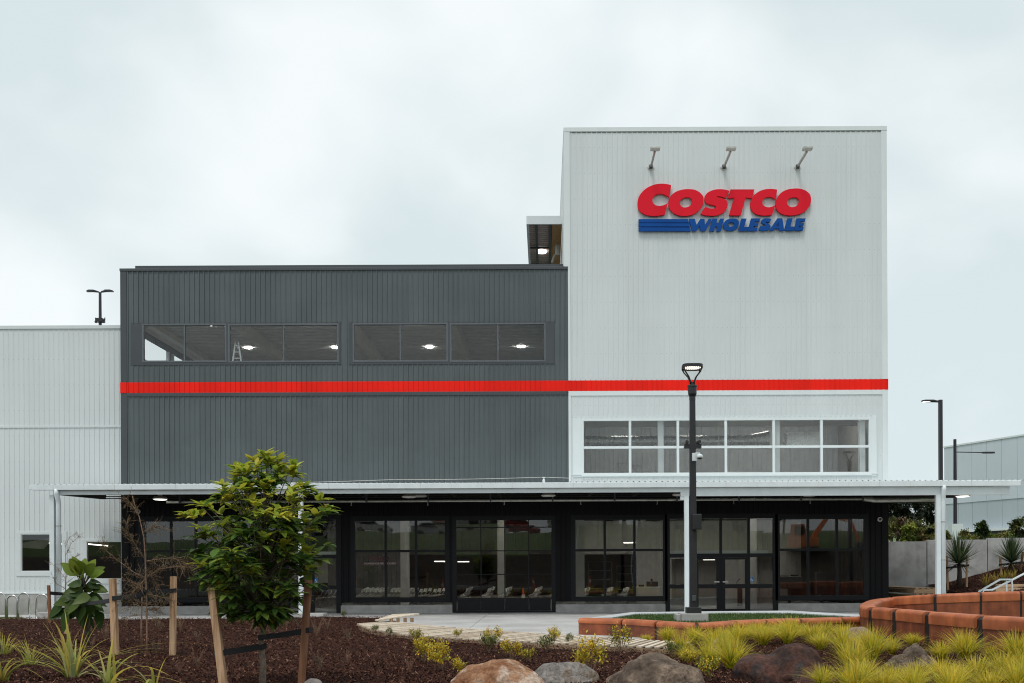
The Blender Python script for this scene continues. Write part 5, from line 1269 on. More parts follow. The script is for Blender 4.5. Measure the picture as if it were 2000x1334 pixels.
for (x, y, dx, dz_, s) in ((130, 1165, -1, .1, .62), (150, 1160, -.7, .3, .6), (120, 1168, -1, -.15, .55), (195, 1150, 1, .35, .5), (190, 1162, 1, .0, .5), (192, 1180, .9, -.25, .45), (185, 1190, 1, -.1, .55), (150, 1185, -.7, -.6, .5), (135, 1180, -1, -.5, .55), (155, 1195, -.3, -1, .5), (140, 1175, -.9, -.2, .6), (160, 1188, .2, -.9, .45), (128, 1195, -.9, -.8, .5), (140, 1150, -.9, .35, .5), (150, 1146, -.6, .1, .5), (185, 1142, .9, .15, .5), (190, 1170, .9, .1, .5), (165, 1170, -.4, -.3, .5)):
    b = P(x + (8 if dx < 0 else -8), y, PY + random.uniform(-.35, .3)); dd = Vector((dx, random.uniform(-.6, .4), dz_))
    mbT.tube([P(169, y + 6, PY), b], [.012, .009], 5, caps=False); s *= random.uniform(.65, .9)
    for q_ in range(3): bigleaf(b - dd * .1 + rv(.07) * q_, dd + rv(.28) * q_, s, s * random.uniform(.56, .70), random.choice([(.045, .09, .018), (.065, .115, .022), (.035, .07, .015), (.10, .145, .028)]), random.uniform(.25, .6))
mbT.build('trunk', m_barkd, puka, smooth=True); mb.build('crown', m_leaf, puka, smooth=True)

# ---- fine, nearly bare saplings
def sapling(base_px, Y, path, branches, label, seed, leafc, twigs=15, trunk_r=.021):
    random.seed(seed); b = P(*base_px, Y); t = thing('tree', (b.x, Y, 0), label, 'tree')
    T_ = MB(); pts_ = [P(x, y, Y) for x, y in path]; pts_[0].z = -.03
    T_.tube(pts_, list(np.linspace(trunk_r, .006, len(pts_))), 7); C_ = MB()
    for br in branches:
        q = [P(x, y, Y + dy) for x, y, dy in br]; T_.tube(q, list(np.linspace(.0085, .003, len(q))), 5, caps=False)
        for k in range(twigs * (len(q) - 1)):
            i = random.randrange(len(q) - 1); s = q[i].lerp(q[i + 1], random.random()); dd = (q[i+1] - q[i]).normalized() + rv(.8); dd.normalize(); L_ = random.uniform(.12, .38)
            m1 = s + dd * L_ * .5 + rv(.02); e = s + dd * L_ + Vector((0, 0, random.uniform(-.1, .05))); T_.tube([s, m1, e], [.003, .0022, .0015], 4, caps=False)
            for j in range(random.randint(10, 18)):
                C_.cur = jit(random.choice(leafc), .3); f = random.random(); p_ = s.lerp(e, f); leaf(C_, p_, rv(1), Vector((0, 0, 1)), random.uniform(.02, .05), .012, n=2, droop=.1)
    T_.build('trunk', m_twig, t, smooth=True); C_.build('crown', m_leafm, t)
    return t
sapling((286, 1296), 22.0, [(286, 1296), (287, 1240), (286, 1160), (284, 1100), (281, 1050), (272, 1010), (263, 985), (258, 968)],
    [[(284, 1128, 0), (262, 1118, .2), (235, 1098, .3), (207, 1075, .3), (203, 1062, .3)], [(281, 1090, 0), (262, 1060, -.2), (246, 1040, -.2), (250, 1018, -.2)], [(284, 1096, 0), (310, 1092, .2), (340, 1090, .2), (365, 1102, .2)], [(285, 1128, 0), (310, 1112, -.2), (345, 1106, -.2), (372, 1108, -.2)], [(285, 1150, 0), (265, 1140, .2), (238, 1132, .3)],
     [(279, 1040, 0), (300, 1028, .1), (320, 1035, .1)], [(286, 1160, 0), (310, 1165, -.3), (335, 1170, -.3)], [(286, 1180, 0), (262, 1172, .3), (240, 1176, .3)], [(284, 1110, 0), (300, 1130, .2), (310, 1150, .2)], [(270, 1005, 0), (258, 985, .1), (245, 972, .1)], [(285, 1190, 0), (305, 1190, .2), (322, 1182, .2)], [(284, 1130, 0), (265, 1150, -.2), (250, 1165, -.2)]],
    'thin nearly bare sapling with wiry reddish twigs tied between two stakes', 7, [(.14, .11, .045), (.10, .09, .035), (.18, .12, .06)])
sapling((128, 1222), 38, [(128, 1222), (127, 1180), (129, 1120), (127, 1060)], [[(128, 1130, 0), (112, 1110, .2), (96, 1096, .3)], [(128, 1110, 0), (142, 1090, .2), (158, 1082, .2)], [(128, 1085, 0), (140, 1060, .2), (156, 1046, .2)], [(128, 1140, 0), (148, 1125, -.2), (166, 1112, -.2)], [(128, 1150, 0), (110, 1140, -.2), (100, 1120, -.2)], [(127, 1070, 0), (135, 1050, 0), (150, 1040, 0)]],
    'sparse reddish sapling behind the huge leaved tree and left post', 9, [(.20, .12, .08), (.15, .09, .06)], twigs=7, trunk_r=.035)
sapling((276, 1262), 24.5, [(276, 1262), (276, 1225), (277, 1180), (278, 1140)], [[(276, 1185, 0), (262, 1180, .2), (240, 1190, .2)], [(277, 1180, 0), (300, 1188, .2), (318, 1196, .2)], [(276, 1200, 0), (255, 1204, -.1), (232, 1208, -.1)], [(277, 1190, 0), (296, 1206, -.1), (310, 1212, -.1)]],
    'short grey stemmed sapling just behind the wiry one', 12, [(.10, .09, .05), (.22, .17, .05), (.15, .10, .06)], twigs=7, trunk_r=.03)

# ---- stakes and ties
m_stake = wood('stake_timber', (.30, .17, .09), (.60, .40, .25), 11); m_staked = wood('stake_timber_dark', (.15, .068, .036), (.27, .13, .07), 8)
def stake(top, bot, Y, wpx, m, label):
    a, b = P(*bot, Y), P(*top, Y)
    if a.z > .02:   # run it down to the ground along its own line
        k = (a.z + .05) / max(.05, b.z - a.z); a = a - (b - a) * k
    w_ = wpx / F * Y; mb = MB(); mb.bar(a, b, w_, w_, up=(0, 1, .02)); o = mb.build('stake', m, bevel=.006); return tag(o, label, 'stake', 'timber tree stakes')
stake((414, 1148), (437, 1345), 15.6, 14, m_stake, 'pale stake leaning beside the trunk of the leafy tree, left one')
stake((603, 1133), (588, 1345), 15.8, 12.5, m_staked, 'dark brown stake right of the leafy tree trunk')
stake((220, 1130), (226, 1292), 22.3, 11.5, m_stake, 'thick pale stake between the huge leaved tree and the bare sapling')
stake((339, 1126), (337, 1288), 22.4, 10.5, m_stake, 'upright pale stake right of the bare sapling')
stake((95, 1143), (98, 1216), 37.0, 5, m_staked, 'thin dark stake near the left white canopy post')
stake((126, 1195), (130, 1250), 29.8, 8, m_stake, 'short looking stake under the lowest huge leaves')
stake((157, 1180), (158, 1222), 37.2, 6, m_staked, 'far thin stake seen behind the dark stem of the huge leaved tree')
def tie(p, q, Yp, Yq, h, label, r=.05):
    a, b = P(*p, Yp), P(*q, Yq); d_ = (b - a).normalized(); nrm = Vector((-d_.y, d_.x, 0)).normalized()
    mb = MB(); pts_ = []
    n = 10
    for sd in (-1, 1):
        row0 = [a.lerp(b, i / n) + nrm * (sd * r * (1 if 0 < i < n else .9)) - Vector((0, 0, .012 * math.sin(math.pi * i / n))) for i in range(n + 1)]
        if sd > 0: row0.reverse()
        pts_ += row0
    pts_.append(pts_[0])
    mb.sheet([[x - Vector((0, 0, h / 2)) for x in pts_], [x + Vector((0, 0, h / 2)) for x in pts_]])
    o = mb.build('tree_tie', m_strap); s = o.modifiers.new('solid', 'SOLIDIFY'); s.thickness = .008
    return tag(o, label, 'tree tie', 'black webbing tree ties')
tie((419, 1276), (519, 1261), 15.6, 16.0, .085, 'lower black webbing tie from the pale stake to the leafy tree', .068)
tie((508, 1245), (607, 1230), 16.0, 15.8, .085, 'upper black webbing tie from the leafy tree to the dark stake', .068)
tie((217, 1169), (284, 1160), 22.3, 22.0, .10, 'black tie between the thick pale stake and the bare sapling')
tie((283, 1156), (344, 1153), 22.0, 22.4, .10, 'black tie between the bare sapling and the upright pale stake')
tie((170, 1179), (221, 1172), 25.5, 22.3, .09, 'black tie from the huge leaved tree to the thick pale stake')
tie((96, 1158), (130, 1160), 37.0, 38.0, .12, 'black tie on the thin dark stake by the left white post')

# ================================================================== grasses
def tussock_mesh(seed, n, H, spread, cols_, wd, seg=5, stiff=1.0):
    random.seed(seed); mb = MB()
    for k in range(n):
        a = random.uniform(0, 2*math.pi); r0 = random.random() ** .5 * .10; lean = abs(random.gauss(.0, .5)) * spread + .08; h = H * random.uniform(.55, 1.1)
        b = Vector((math.cos(a) * r0, math.sin(a) * r0, -.02)); a2 = a + random.gauss(0, .5); o = Vector((math.cos(a2), math.sin(a2), 0))
        w_ = wd * random.uniform(.7, 1.3); sd = Vector((-o.y, o.x, 0)); cc = jit(random.choice(cols_), .25); vs = []; 
        curl = random.uniform(.5, 1.5) * stiff; tw = random.uniform(-.5, .5)
        i0 = len(mb.v)
        for i in range(seg + 1):
            t = i / seg; hgt = h * (t - .42 * curl * lean * t ** 2.6); out_ = h * lean * (t ** 1.55)
            p = b + o * out_ + Vector((0, 0, max(.0, hgt))); ww = w_ * (1 - t ** 1.8) + .0008; s_ = sd * math.cos(tw * t) + o * math.sin(tw * t)
            vs += [p - s_ * ww, p + s_ * ww]
        mb.cur = cc; mb.add(vs, [(2*i, 2*i+1, 2*i+3, 2*i+2) for i in range(seg)])
        # tips bleach, bases stay green: a real colour change along the blade
        tipc = random.choice([(.80, .62, .10), (.72, .48, .12), (.70, .62, .08)])
        for i in range(seg + 1):
            t = i / seg; q = max(0, t - .35) / .65
            for e in (0, 1): mb.c[i0 + 2*i + e] = tuple(x * (1 - q * .75) + y_ * q * .75 for x, y_ in zip(cc, tipc))
    return mb
YG = [(.62, .56, .030), (.50, .50, .030), (.74, .58, .036), (.32, .38, .026), (.80, .58, .05), (.18, .24, .02)]
protos = [tussock_mesh(30 + k, 400, .88 + .05 * (k - 1.5), 1.0 + .12 * (k - 1.5), YG, .0072).build('grass_tussock', m_blade) for k in range(4)]
tus = [  # x, base y, size, words
 (1303, 1260, .80, 'grass tussock rising over the right end of the boardwalk'), (1330, 1285, .80, 'small grass tussock in front of the boardwalk end'), (1358, 1262, .80, 'grass tussock left of the gap in the low orange bench'),
 (1395, 1275, .9, 'grass tussock below the gap in the low orange bench'), (1263, 1262, .45, 'tiny dark grass tuft beside the last boardwalk slats'), (1430, 1318, 1.02, 'near grass tussock leaning on the left side of the red boulder'),
 (1385, 1303, .75, 'grass tussock between the dark boulder and the red boulder'), (1440, 1268, .95, 'grass tussock behind and left of the red boulder'), (1490, 1268, .95, 'grass tussock behind the red boulder, under a bench joint'),
 (1538, 1265, .95, 'grass tussock straight behind the hump of the red boulder'), (1470, 1250, .9, 'far grass tussock close to the middle of the low bench'), (1520, 1246, .9, 'far grass tussock before the second last low bench panel'),
 (1585, 1262, .95, 'grass tussock behind the right shoulder of the red boulder'), (1612, 1248, 1.0, 'far grass tussock left of the pinkish stone'), (1648, 1243, .75, 'brownish grass tuft against the pinkish stone'),
 (1648, 1290, .95, 'grass tussock right of the red boulder'), (1664, 1326, .9, 'near grass tussock right of the red boulder foot'), (1606, 1362, .6, 'grass tussock cut by the bottom edge below the red boulder'),
 (1703, 1300, 1.0, 'full grass tussock below the corner of the tall bench'), (1690, 1352, .7, 'bottom edge grass tussock left of the small dark boulder'), (1783, 1268, .75, 'grass tussock right behind the ridged boulder'),
 (1745, 1366, .66, 'bottom edge grass tussock in front of the small dark boulder'), (1886, 1297, 1.0, 'spiky grass tussock standing alone before the tall bench'), (1838, 1352, .68, 'grass tussock below the ridged boulder at the bottom edge'),
 (1905, 1350, .75, 'grass tussock below the lone spiky one'), (1985, 1302, .95, 'large grass tussock against the tall bench at the right edge'), (1960, 1347, .8, 'near grass tussock in the bottom right corner'), (1790, 1362, .6, 'bottom edge grass tussock between the two dark boulders'), (1870, 1368, .75, 'low grass tussock at the bottom edge, second from the right corner'), (1410, 1252, .85, 'far grass tussock by the small pale stone'), (1562, 1248, .8, 'far grass tussock between two low bench joints'), (2010, 1350, .85, 'grass tussock cut by the right picture edge'),
 (1722, 1376, .66, 'bottom edge grass tussock below the full one at the bench corner'), (1668, 1378, .8, 'bottom edge grass tussock nearest the foot of the red boulder'), (1784, 1382, .6, 'lowest grass tussock at the bottom edge in line with the ridged boulder'), (1858, 1382, .66, 'lowest grass tussock at the bottom edge below the lone spiky one'), (1932, 1380, .72, 'lowest grass tussock left of the bottom right corner'), (1988, 1372, .8, 'lowest grass tussock in the very bottom right corner'),
 (1742, 1287, .6, 'small grass tussock left of the ridged boulder'), (1838, 1300, .6, 'small grass tussock at the right foot of the ridged boulder'), (1935, 1300, .5, 'grass tussock between the lone spiky one and the large right edge one'), (1415, 1288, .85, 'grass tussock above the left shoulder of the red boulder'), (1484, 1256, 1.0, 'tall far grass tussock above the left hump of the red boulder'), (1545, 1254, 1.0, 'tall far grass tussock above the right hump of the red boulder'), (1603, 1278, .95, 'grass tussock touching the right shoulder of the red boulder'), (1345, 1300, .6, 'small grass tussock right above the dark boulder'), (1690, 1275, .7, 'grass tussock at the foot of the tall bench corner')]
random.seed(77); used = set()
for i, (x, y, s, lab) in enumerate(tus):
    g_ = G(x, y, .0); k = i % 4; pz_ = mz(g_.x, g_.y) if g_.y < 27 else 0
    place(protos[k], (g_.x, g_.y, pz_), random.uniform(0, 6.28), (s * random.uniform(.95, 1.12), s * random.uniform(.95, 1.12), s * random.uniform(.80, .95) * (.74 if y < 1281 else .94)), lab, 'yellow green grass tussocks', first=k not in used)
    used.add(k)
for o in [o for o in bpy.data.objects if o.name.startswith('grass_tussock')]: o['category'] = 'grass tussock'
# strap-leaved clumps, bottom left
STR = [(.34, .35, .09), (.44, .41, .11), (.26, .30, .06), (.55, .43, .09), (.42, .43, .19)]
def strap_clump(name, x, y, Y, n, H, wd, seed, label, spread=1.0):
    mb = tussock_mesh(seed, n, H * 1.35, spread * 1.9, STR, wd * 1.45, 8, 1.35); o = mb.build(name, m_blade); c = P(x, y, Y); o.location = (c.x, Y, max(0, mz(c.x, Y)) - .02)
    return tag(o, label, 'plant', 'strap leaved clumps')
strap_clump('flax_clump', 142, 1330, 17.6, 34, .98, .017, 3, 'largest strap leaved clump with arching yellowing blades at the left', 1.25)
strap_clump('flax_clump', 212, 1350, 16.6, 13, .74, .022, 8, 'broad bladed clump in front of the thick pale stake')
strap_clump('flax_clump', 60, 1290, 20.0, 40, .52, .009, 5, 'thin bladed clump with brown tips left of the largest clump')
strap_clump('flax_clump', 4, 1335, 17.0, 16, .75, .020, 6, 'strap leaved clump cut by the left picture edge')
strap_clump('flax_clump', 8, 1265, 22.5, 34, .62, .010, 10, 'small upright clump at the left edge, farther back')
strap_clump('flax_clump', 128, 1272, 22.0, 26, .60, .009, 14, 'wispy orange tipped clump behind the largest clump')
strap_clump('flax_clump', 300, 1362, 16.2, 8, .50, .016, 19, 'few curling blades at the bottom edge left of the pale stake', 1.4)

# ================================================================== yellow shrubs and dry weeds
def shrub_mesh(seed, n, rad, hgt, cols_, L_=.045):
    random.seed(seed); C_ = MB(); T_ = MB(); st = []
    for k in range(9):
        a = random.uniform(0, 6.28); r = rad * random.uniform(.3, .95); e = Vector((math.cos(a) * r, math.sin(a) * r, hgt * random.uniform(.5, 1.0))); m1 = e * .5 + Vector((0, 0, .05)); T_.tube([(0, 0, -.02), m1, e], [.008, .006, .003], 5, caps=False); st.append((m1, e))
    for k in range(n):
        a, b = random.choice(st); p_ = a.lerp(b, random.random() ** .6) + rv(rad * .16)
        if p_.z < .02: continue
        C_.cur = jit(random.choice(cols_), .22); d_ = rv(1) + Vector((0, 0, .8))
        leaf(C_, p_, d_, Vector((0, 0, 1)), L_ * random.uniform(.7, 1.3), L_ * .55, n=2, droop=.1)
    return T_, C_
YEL = [(.62, .43, .03), (.56, .42, .035), (.46, .42, .04), (.68, .43, .035), (.38, .36, .045)]; GRN = [(.13, .16, .04), (.18, .20, .045), (.22, .22, .05), (.10, .12, .04)]; MIX = YEL[:3] + GRN[:2]
sp_ = {}
for nm, c_ in (('yellow', YEL), ('green', GRN), ('mixed', MIX)):
    for v in range(2):
        T_, C_ = shrub_mesh(50 + v + len(nm), 620, .31, .55, c_, .06); t = thing('shrub', (0, 0, 0), 'shrub', 'shrub'); T_.build('stem', m_twig, t); C_.build('foliage', m_leafm, t); sp_[nm, v] = [t, True]
sh_list = [(812, 1264, .65, 'mixed', 'low greenish yellow shrub just before the boardwalk, first from the leaf tree side'), (828, 1300, .85, 'yellow', 'bright yellow shrub left of a lower spreading one'), (863, 1320, .95, 'yellow', 'spreading yellow shrub left of the tan boulder'), (897, 1330, .55, 'yellow', 'small yellow shrub against the left flank of the tan boulder'),
 (893, 1256, .45, 'mixed', 'small shrub at the boardwalk edge over the spreading yellow one'), (962, 1268, .75, 'yellow', 'yellow shrub standing against the boardwalk edge above the tan boulder'), (955, 1283, .8, 'green', 'green shrub in front of the yellow one at the boardwalk'), (1000, 1296, .75, 'yellow', 'yellow shrub peeking over the top of the tan boulder'),
 (1030, 1303, .5, 'mixed', 'small shrub between the tan and grey boulders'), (1083, 1265, .75, 'yellow', 'airy yellow shrub overlapping the boardwalk slats'), (1068, 1280, .7, 'green', 'low grey green shrub under the airy yellow one'), (1113, 1266, .45, 'green', 'small green shrub right of the airy yellow one'),
 (1153, 1335, 1.15, 'yellow', 'largest golden shrub between the grey and dark boulders'), (1213, 1280, 1.0, 'mixed', 'wide olive shrub in front of the last boardwalk slats'), (1313, 1292, .65, 'green', 'green shrub just above the dark boulder'), (1348, 1312, .6, 'yellow', 'yellow shrub at the right shoulder of the dark boulder'), (1385, 1345, .7, 'mixed', 'low yellow green shrub at the bottom edge right of the dark boulder'), (760, 1248, .48, 'green', 'low green shrub at the boardwalk left end, right one of two'), (733, 1243, .42, 'green', 'low green shrub at the boardwalk left end, left one of two'), (672, 1212, .5, 'green', 'tiny green shrub at the far edge of the mulch bed')]
random.seed(14)
for i, (x, y, s, kd, lab) in enumerate(sh_list):
    g_ = G(x, y, .02); e = sp_[kd, i % 2]
    place(e[0], (g_.x, g_.y, mz(g_.x, g_.y)), random.uniform(0, 6.28), s * random.uniform(.95, 1.1), lab, 'small shrubs in the mulch bed', first=e[1]); e[1] = False
for e in sp_.values():
    if e[1]:
        for c in list(e[0].children): bpy.data.objects.remove(c)
        bpy.data.objects.remove(e[0])
def weed_mesh(seed, n, H, cols_):
    random.seed(seed); T_ = MB(); C_ = MB()
    for k in range(n):
        a = random.uniform(0, 6.28); l = random.uniform(.1, .55); h = H * random.uniform(.5, 1.1); o = Vector((math.cos(a), math.sin(a), 0)); pts_ = [Vector((0, 0, -.02)), o * l * h * .35 + Vector((0, 0, h * .5)), o * l * h + Vector((0, 0, h))]
        T_.tube(pts_, [.0055, .004, .002], 4, caps=False)
        for j in range(14):
            f = random.uniform(.2, 1); p_ = pts_[0].lerp(pts_[2], f) * .4 + (pts_[1].lerp(pts_[2], max(0, f - .3))) * .6 + rv(.02); C_.cur = jit(random.choice(cols_), .3); leaf(C_, p_, rv(1) + Vector((0, 0, .6)), Vector((0, 0, 1)), random.uniform(.02, .05), .012, n=2)
    return T_, C_
BR = [(.22, .13, .075), (.17, .10, .06), (.27, .17, .10)]; GY = [(.10, .11, .075), (.13, .13, .09), (.08, .09, .06)]; PK = [(.40, .19, .13), (.34, .16, .11)]
wp = {}
for nm, c_ in (('brown', BR), ('grey', GY), ('pink', PK)):
    T_, C_ = weed_mesh(90 + len(nm), 15, .5, c_); t = thing('weed', (0, 0, 0), 'weed', 'weed'); T_.build('stem', m_twig, t); C_.build('foliage', m_leafm, t); wp[nm] = [t, True]
weeds = [(455, 1228, .8, 'brown', 'dry brown weed left of the leafy tree trunk at the far bed edge'), (497, 1245, 1.0, 'brown', 'dry twiggy weed touching the leafy tree trunk'), (618, 1250, 1.0, 'brown', 'tall dry weed right of the dark stake'), (640, 1235, .8, 'brown', 'dry weed at the far bed edge between dark stake and boardwalk'), (680, 1262, .8, 'grey', 'grey weed left of the boardwalk tip'), (625, 1322, .75, 'grey', 'grey green weed just above the grey stone at the bottom'), (350, 1330, .45, 'pink', 'pinkish withered weed left of the pale leaning stake'), (385, 1315, .7, 'brown', 'dry weed beside the pale leaning stake'),
 (386, 1262, .7, 'grey', 'grey weed left of the tie on the pale leaning stake'), (352, 1240, .9, 'brown', 'dry weed right of the upright pale stake'), (205, 1255, 1.0, 'brown', 'bushy dry weed between the huge leaved tree and the thick stake'), (245, 1225, .6, 'brown', 'dry weed with yellow leaves between thick stake and bare sapling'), (310, 1235, .6, 'grey', 'grey weed between bare sapling and upright stake'), (38, 1222, .7, 'brown', 'reddish dry weed below the second bike hoop'), (92, 1222, .7, 'brown', 'dry weed at the small concrete block'), (680, 1310, .55, 'pink', 'withered pinkish weed below the boardwalk tip'), (800, 1325, .55, 'pink', 'withered pinkish weed left of the yellow shrubs'), (305, 1285, .8, 'grey', 'thin grey weed at the foot of the bare sapling'), (560, 1232, .7, 'brown', 'dry weed right behind the leafy tree'), (180, 1272, .6, 'brown', 'low dry weed before the huge leaved tree')]
random.seed(15)
for x, y, s, kd, lab in weeds:
    g_ = G(x, y, .02); e = wp[kd]; place(e[0], (g_.x, g_.y, mz(g_.x, g_.y)), random.uniform(0, 6.28), s, lab, 'dry weeds in the mulch bed', first=e[1]); e[1] = False

# ================================================================== palms-like cabbage trees on the bank
def cabbage(x, yb, yc, Y, rpx, label, seed):
    random.seed(seed); b = P(x, yb, Y); c = P(x, yc, Y); t = thing('cabbage_tree', (b.x, Y, b.z - .1), label, 'tree', 'spiky cabbage trees on the bank')
    T_ = MB(); T_.tube([(b.x, Y, b.z - .2), (b.x + .03, Y, (b.z + c.z) / 2), (c.x, Y, c.z)], [.13, .11, .10], 9); T_.build('trunk', m_barkd, t, smooth=True)
    C_ = MB(); r = rpx / F * Y
    for k in range(230):
        a = random.uniform(0, 6.28); el = random.gauss(.75, .5)
        if el < -.7: el = -.5
        el = min(el, 1.5); d_ = Vector((math.cos(a) * math.cos(el), math.sin(a) * math.cos(el), math.sin(el))); L_ = r * random.uniform(.8, 1.1) * (.75 if el < .2 else 1.2 if el > 1 else 1)
        C_.cur = jit(random.choice([(.055, .085, .035), (.075, .11, .045), (.04, .06, .028), (.10, .13, .06)] if el > .1 else [(.16, .13, .06), (.10, .10, .05), (.07, .09, .04)]), .2)
        s = d_.cross(Vector((0, 0, 1))); s = s.normalized() if s.length > .05 else Vector((1, 0, 0)); vs = []
        for i in range(5):
            f = i / 4; p_ = c + d_ * (L_ * f) - Vector((0, 0, 1)) * (.10 if el > .1 else .3) * L_ * f * f; w_ = .030 * (1 - f ** 2) * (1 if i else .6) + .001; vs += [p_ - s * w_, p_ + s * w_]
        C_.add(vs, [(2*i, 2*i+1, 2*i+3, 2*i+2) for i in range(4)])
    C_.build('crown', m_blade, t)
cabbage(1873, 1136, 1101, 49.5, 58, 'spiky cabbage tree right beside the white canopy post', 4)
cabbage(1975, 1121, 1099, 50.5, 52, 'spiky cabbage tree at the right edge above the handrail', 6)
for (a, b, Y, lab, m_) in (((1849, 1086), (1851, 1142), 49.6, 'stake left of the cabbage tree by the post', m_stake), ((1889, 1084), (1888, 1134), 49.6, 'stake right of the cabbage tree by the post', m_stake), ((1953, 1086), (1956, 1124), 50.6, 'pale stake left of the right edge cabbage tree', m_stake), ((1998, 1078), (1992, 1122), 50.6, 'leaning stake right of the right edge cabbage tree', m_staked)):
    p_, q_ = P(*b, Y), P(*a, Y); mb = MB(); mb.bar(p_ - (q_ - p_) * .25, q_, .09, .09, up=(0, 1, .01)); tag(mb.build('stake', m_, bevel=.006), lab, 'stake', 'timber tree stakes')
tie((1848, 1109), (1891, 1104), 49.5, 49.5, .09, 'thin black tie across the cabbage tree by the post', .14)
tie((1953, 1103), (1997, 1098), 50.5, 50.5, .09, 'thin black tie across the right edge cabbage tree', .14)
for x, y, s, sd, lab in ((1926, 1128, .9, 40, 'yellow tuft on the bank under the wall joint'), (1944, 1126, .8, 41, 'small green tuft on the bank left of the far stake'), (1962, 1130, 1.0, 42, 'orange tipped tuft beside the far pale stake'), (1978, 1120, .7, 43, 'small tuft at the foot of the right edge cabbage tree')):
    c = P(x, y, 49.0); mb = tussock_mesh(sd, 60, .75, .8, [(.26, .20, .05), (.18, .18, .05), (.33, .20, .06)], .010); o = mb.build('grass_tuft', m_blade); o.location = (c.x, 49.0, bank_z(c.x, 49.0)); tag(o, lab, 'grass tuft', 'tufts on the bank')

# ================================================================== bushes and trees beyond the wall
def bush(x, yb, yt, wpx, Y, n, cols_, label, seed, L_=.5, trunk=False, name='bush', cat='bush', group='bushes beyond the wall', clump=9, flat=1.0):
    random.seed(seed); b = P(x, yb, Y); tpt = P(x, yt, Y); H = tpt.z - b.z; hw = wpx / F * Y; t = thing(name, (b.x, Y, b.z), label, cat, group)
    T_ = MB(); T_.tube([(b.x, Y, b.z - 1.2), (b.x + hw * .05, Y, b.z + H * .4), (b.x, Y, b.z + H * .85)], [max(.05, hw * .07), hw * .05 + .01, .01], 7)
    C_ = MB(); cl = []
    for k in range(clump):
        a = random.uniform(0, 6.28); f = random.random() ** .5; zz = random.uniform(.22, .92); rr = hw * f * .75 * (1 - .45 * max(0, zz - .5) * 2 * flat); q = Vector((b.x + math.cos(a) * rr, Y + math.sin(a) * rr, b.z + H * zz)); cl.append((q, random.choice(cols_), hw * random.uniform(.22, .42)))
        T_.tube([(b.x, Y, b.z + H * .15), q], [.03, .01], 5, caps=False)
    for k in range(n):
        q, cc, r = random.choice(cl); p_ = q + Vector((random.gauss(0, r * .55), random.gauss(0, r * .55), random.gauss(0, r * .42))); C_.cur = jit(cc, .3); leaf(C_, p_, rv(1) + Vector((0, 0, .4)), Vector((0, 0, 1)), L_ * random.uniform(.6, 1.3), L_ * .5, n=2)
    T_.build('trunk', m_barkd, t); C_.build('crown', m_leafm, t); return t
DKG = [(.018, .026, .014), (.026, .034, .018), (.034, .042, .022), (.020, .028, .018)]; OLV = [(.16, .16, .045), (.22, .20, .05), (.10, .105, .035), (.26, .24, .065)]; BRW = [(.18, .12, .075), (.14, .095, .06), (.21, .155, .08)]; LIM = [(.20, .27, .035), (.27, .31, .05), (.14, .18, .035)]
bush(1752, 1068, 1010, 24, 60, 1500, BRW + OLV[:1], 'reddish brown bush against the shop corner', 1, .22)
bush(1742, 1060, 1005, 20, 66, 1100, OLV, 'olive bush half hidden by the shop corner', 2, .24)
bush(1773, 1068, 1027, 16, 57, 900, LIM, 'bright lime green bush just over the concrete wall', 3, .24)
bush(1790, 1060, 1012, 40, 72, 2200, OLV, 'wide yellowish bush mound in the middle of the slope', 4, .26, flat=.6)
bush(1822, 1062, 1028, 24, 70, 1300, OLV + DKG[:1], 'olive bush right of the dark flat shelter', 5, .24)
bush(1800, 1066, 1046, 14, 56, 700, [(.12, .12, .03), (.16, .10, .04)], 'low olive bush on top of the wall', 6, .18)
bush(1818, 1066, 1044, 12, 56, 600, OLV, 'low bush on top of the wall beside the white post', 7, .16)
bush(1850, 1062, 1033, 10, 56, 500, LIM + OLV, 'small bush between the downpipe and the lamp footing', 8, .16)
for i, (x, yt, w_, Y, lab) in enumerate(((1740, 962, 30, 110, 'dark tree on the skyline next to the shop corner'), (1768, 966, 26, 112, 'dark rounded tree on the skyline, second from the shop'), (1796, 974, 28, 118, 'dark tree with sky gaps in the middle of the skyline'), (1820, 966, 24, 114, 'tall open dark tree next to the white post'))):
    bush(x, 1040, yt, w_, Y, 2600, DKG, lab, 60 + i, .42, name='tree', cat='tree', group='dark trees on the skyline', clump=13, flat=.5)
bush(1918, 1056, 1017, 14, 57, 1000, [(.030, .055, .018), (.05, .085, .022), (.08, .12, .03)], 'young dark green tree before the pale warehouse', 70, .22, name='tree', cat='tree', group='young trees on the terrace')
bush(1934, 1056, 1034, 10, 57.5, 600, LIM, 'lime green bush right of the young dark tree', 71, .2)
bush(1988, 1056, 1016, 20, 57, 1000, [(.05, .07, .025), (.09, .11, .03), (.14, .14, .04)], 'tufty young tree above the wall at the right edge', 72, .26, name='tree', cat='tree', group='young trees on the terrace')
bush(1895, 1060, 1046, 16, 56.5, 500, LIM + OLV, 'low yellow green bush behind the nearer cabbage tree', 73, .16)
bush(1962, 1058, 1042, 22, 56.5, 700, LIM + OLV, 'low yellow bush strip left of the tufty young tree', 74, .16)
bush(1882, 1058, 1036, 12, 58, 500, OLV, 'olive bush beside the lamp footing', 75, .16)

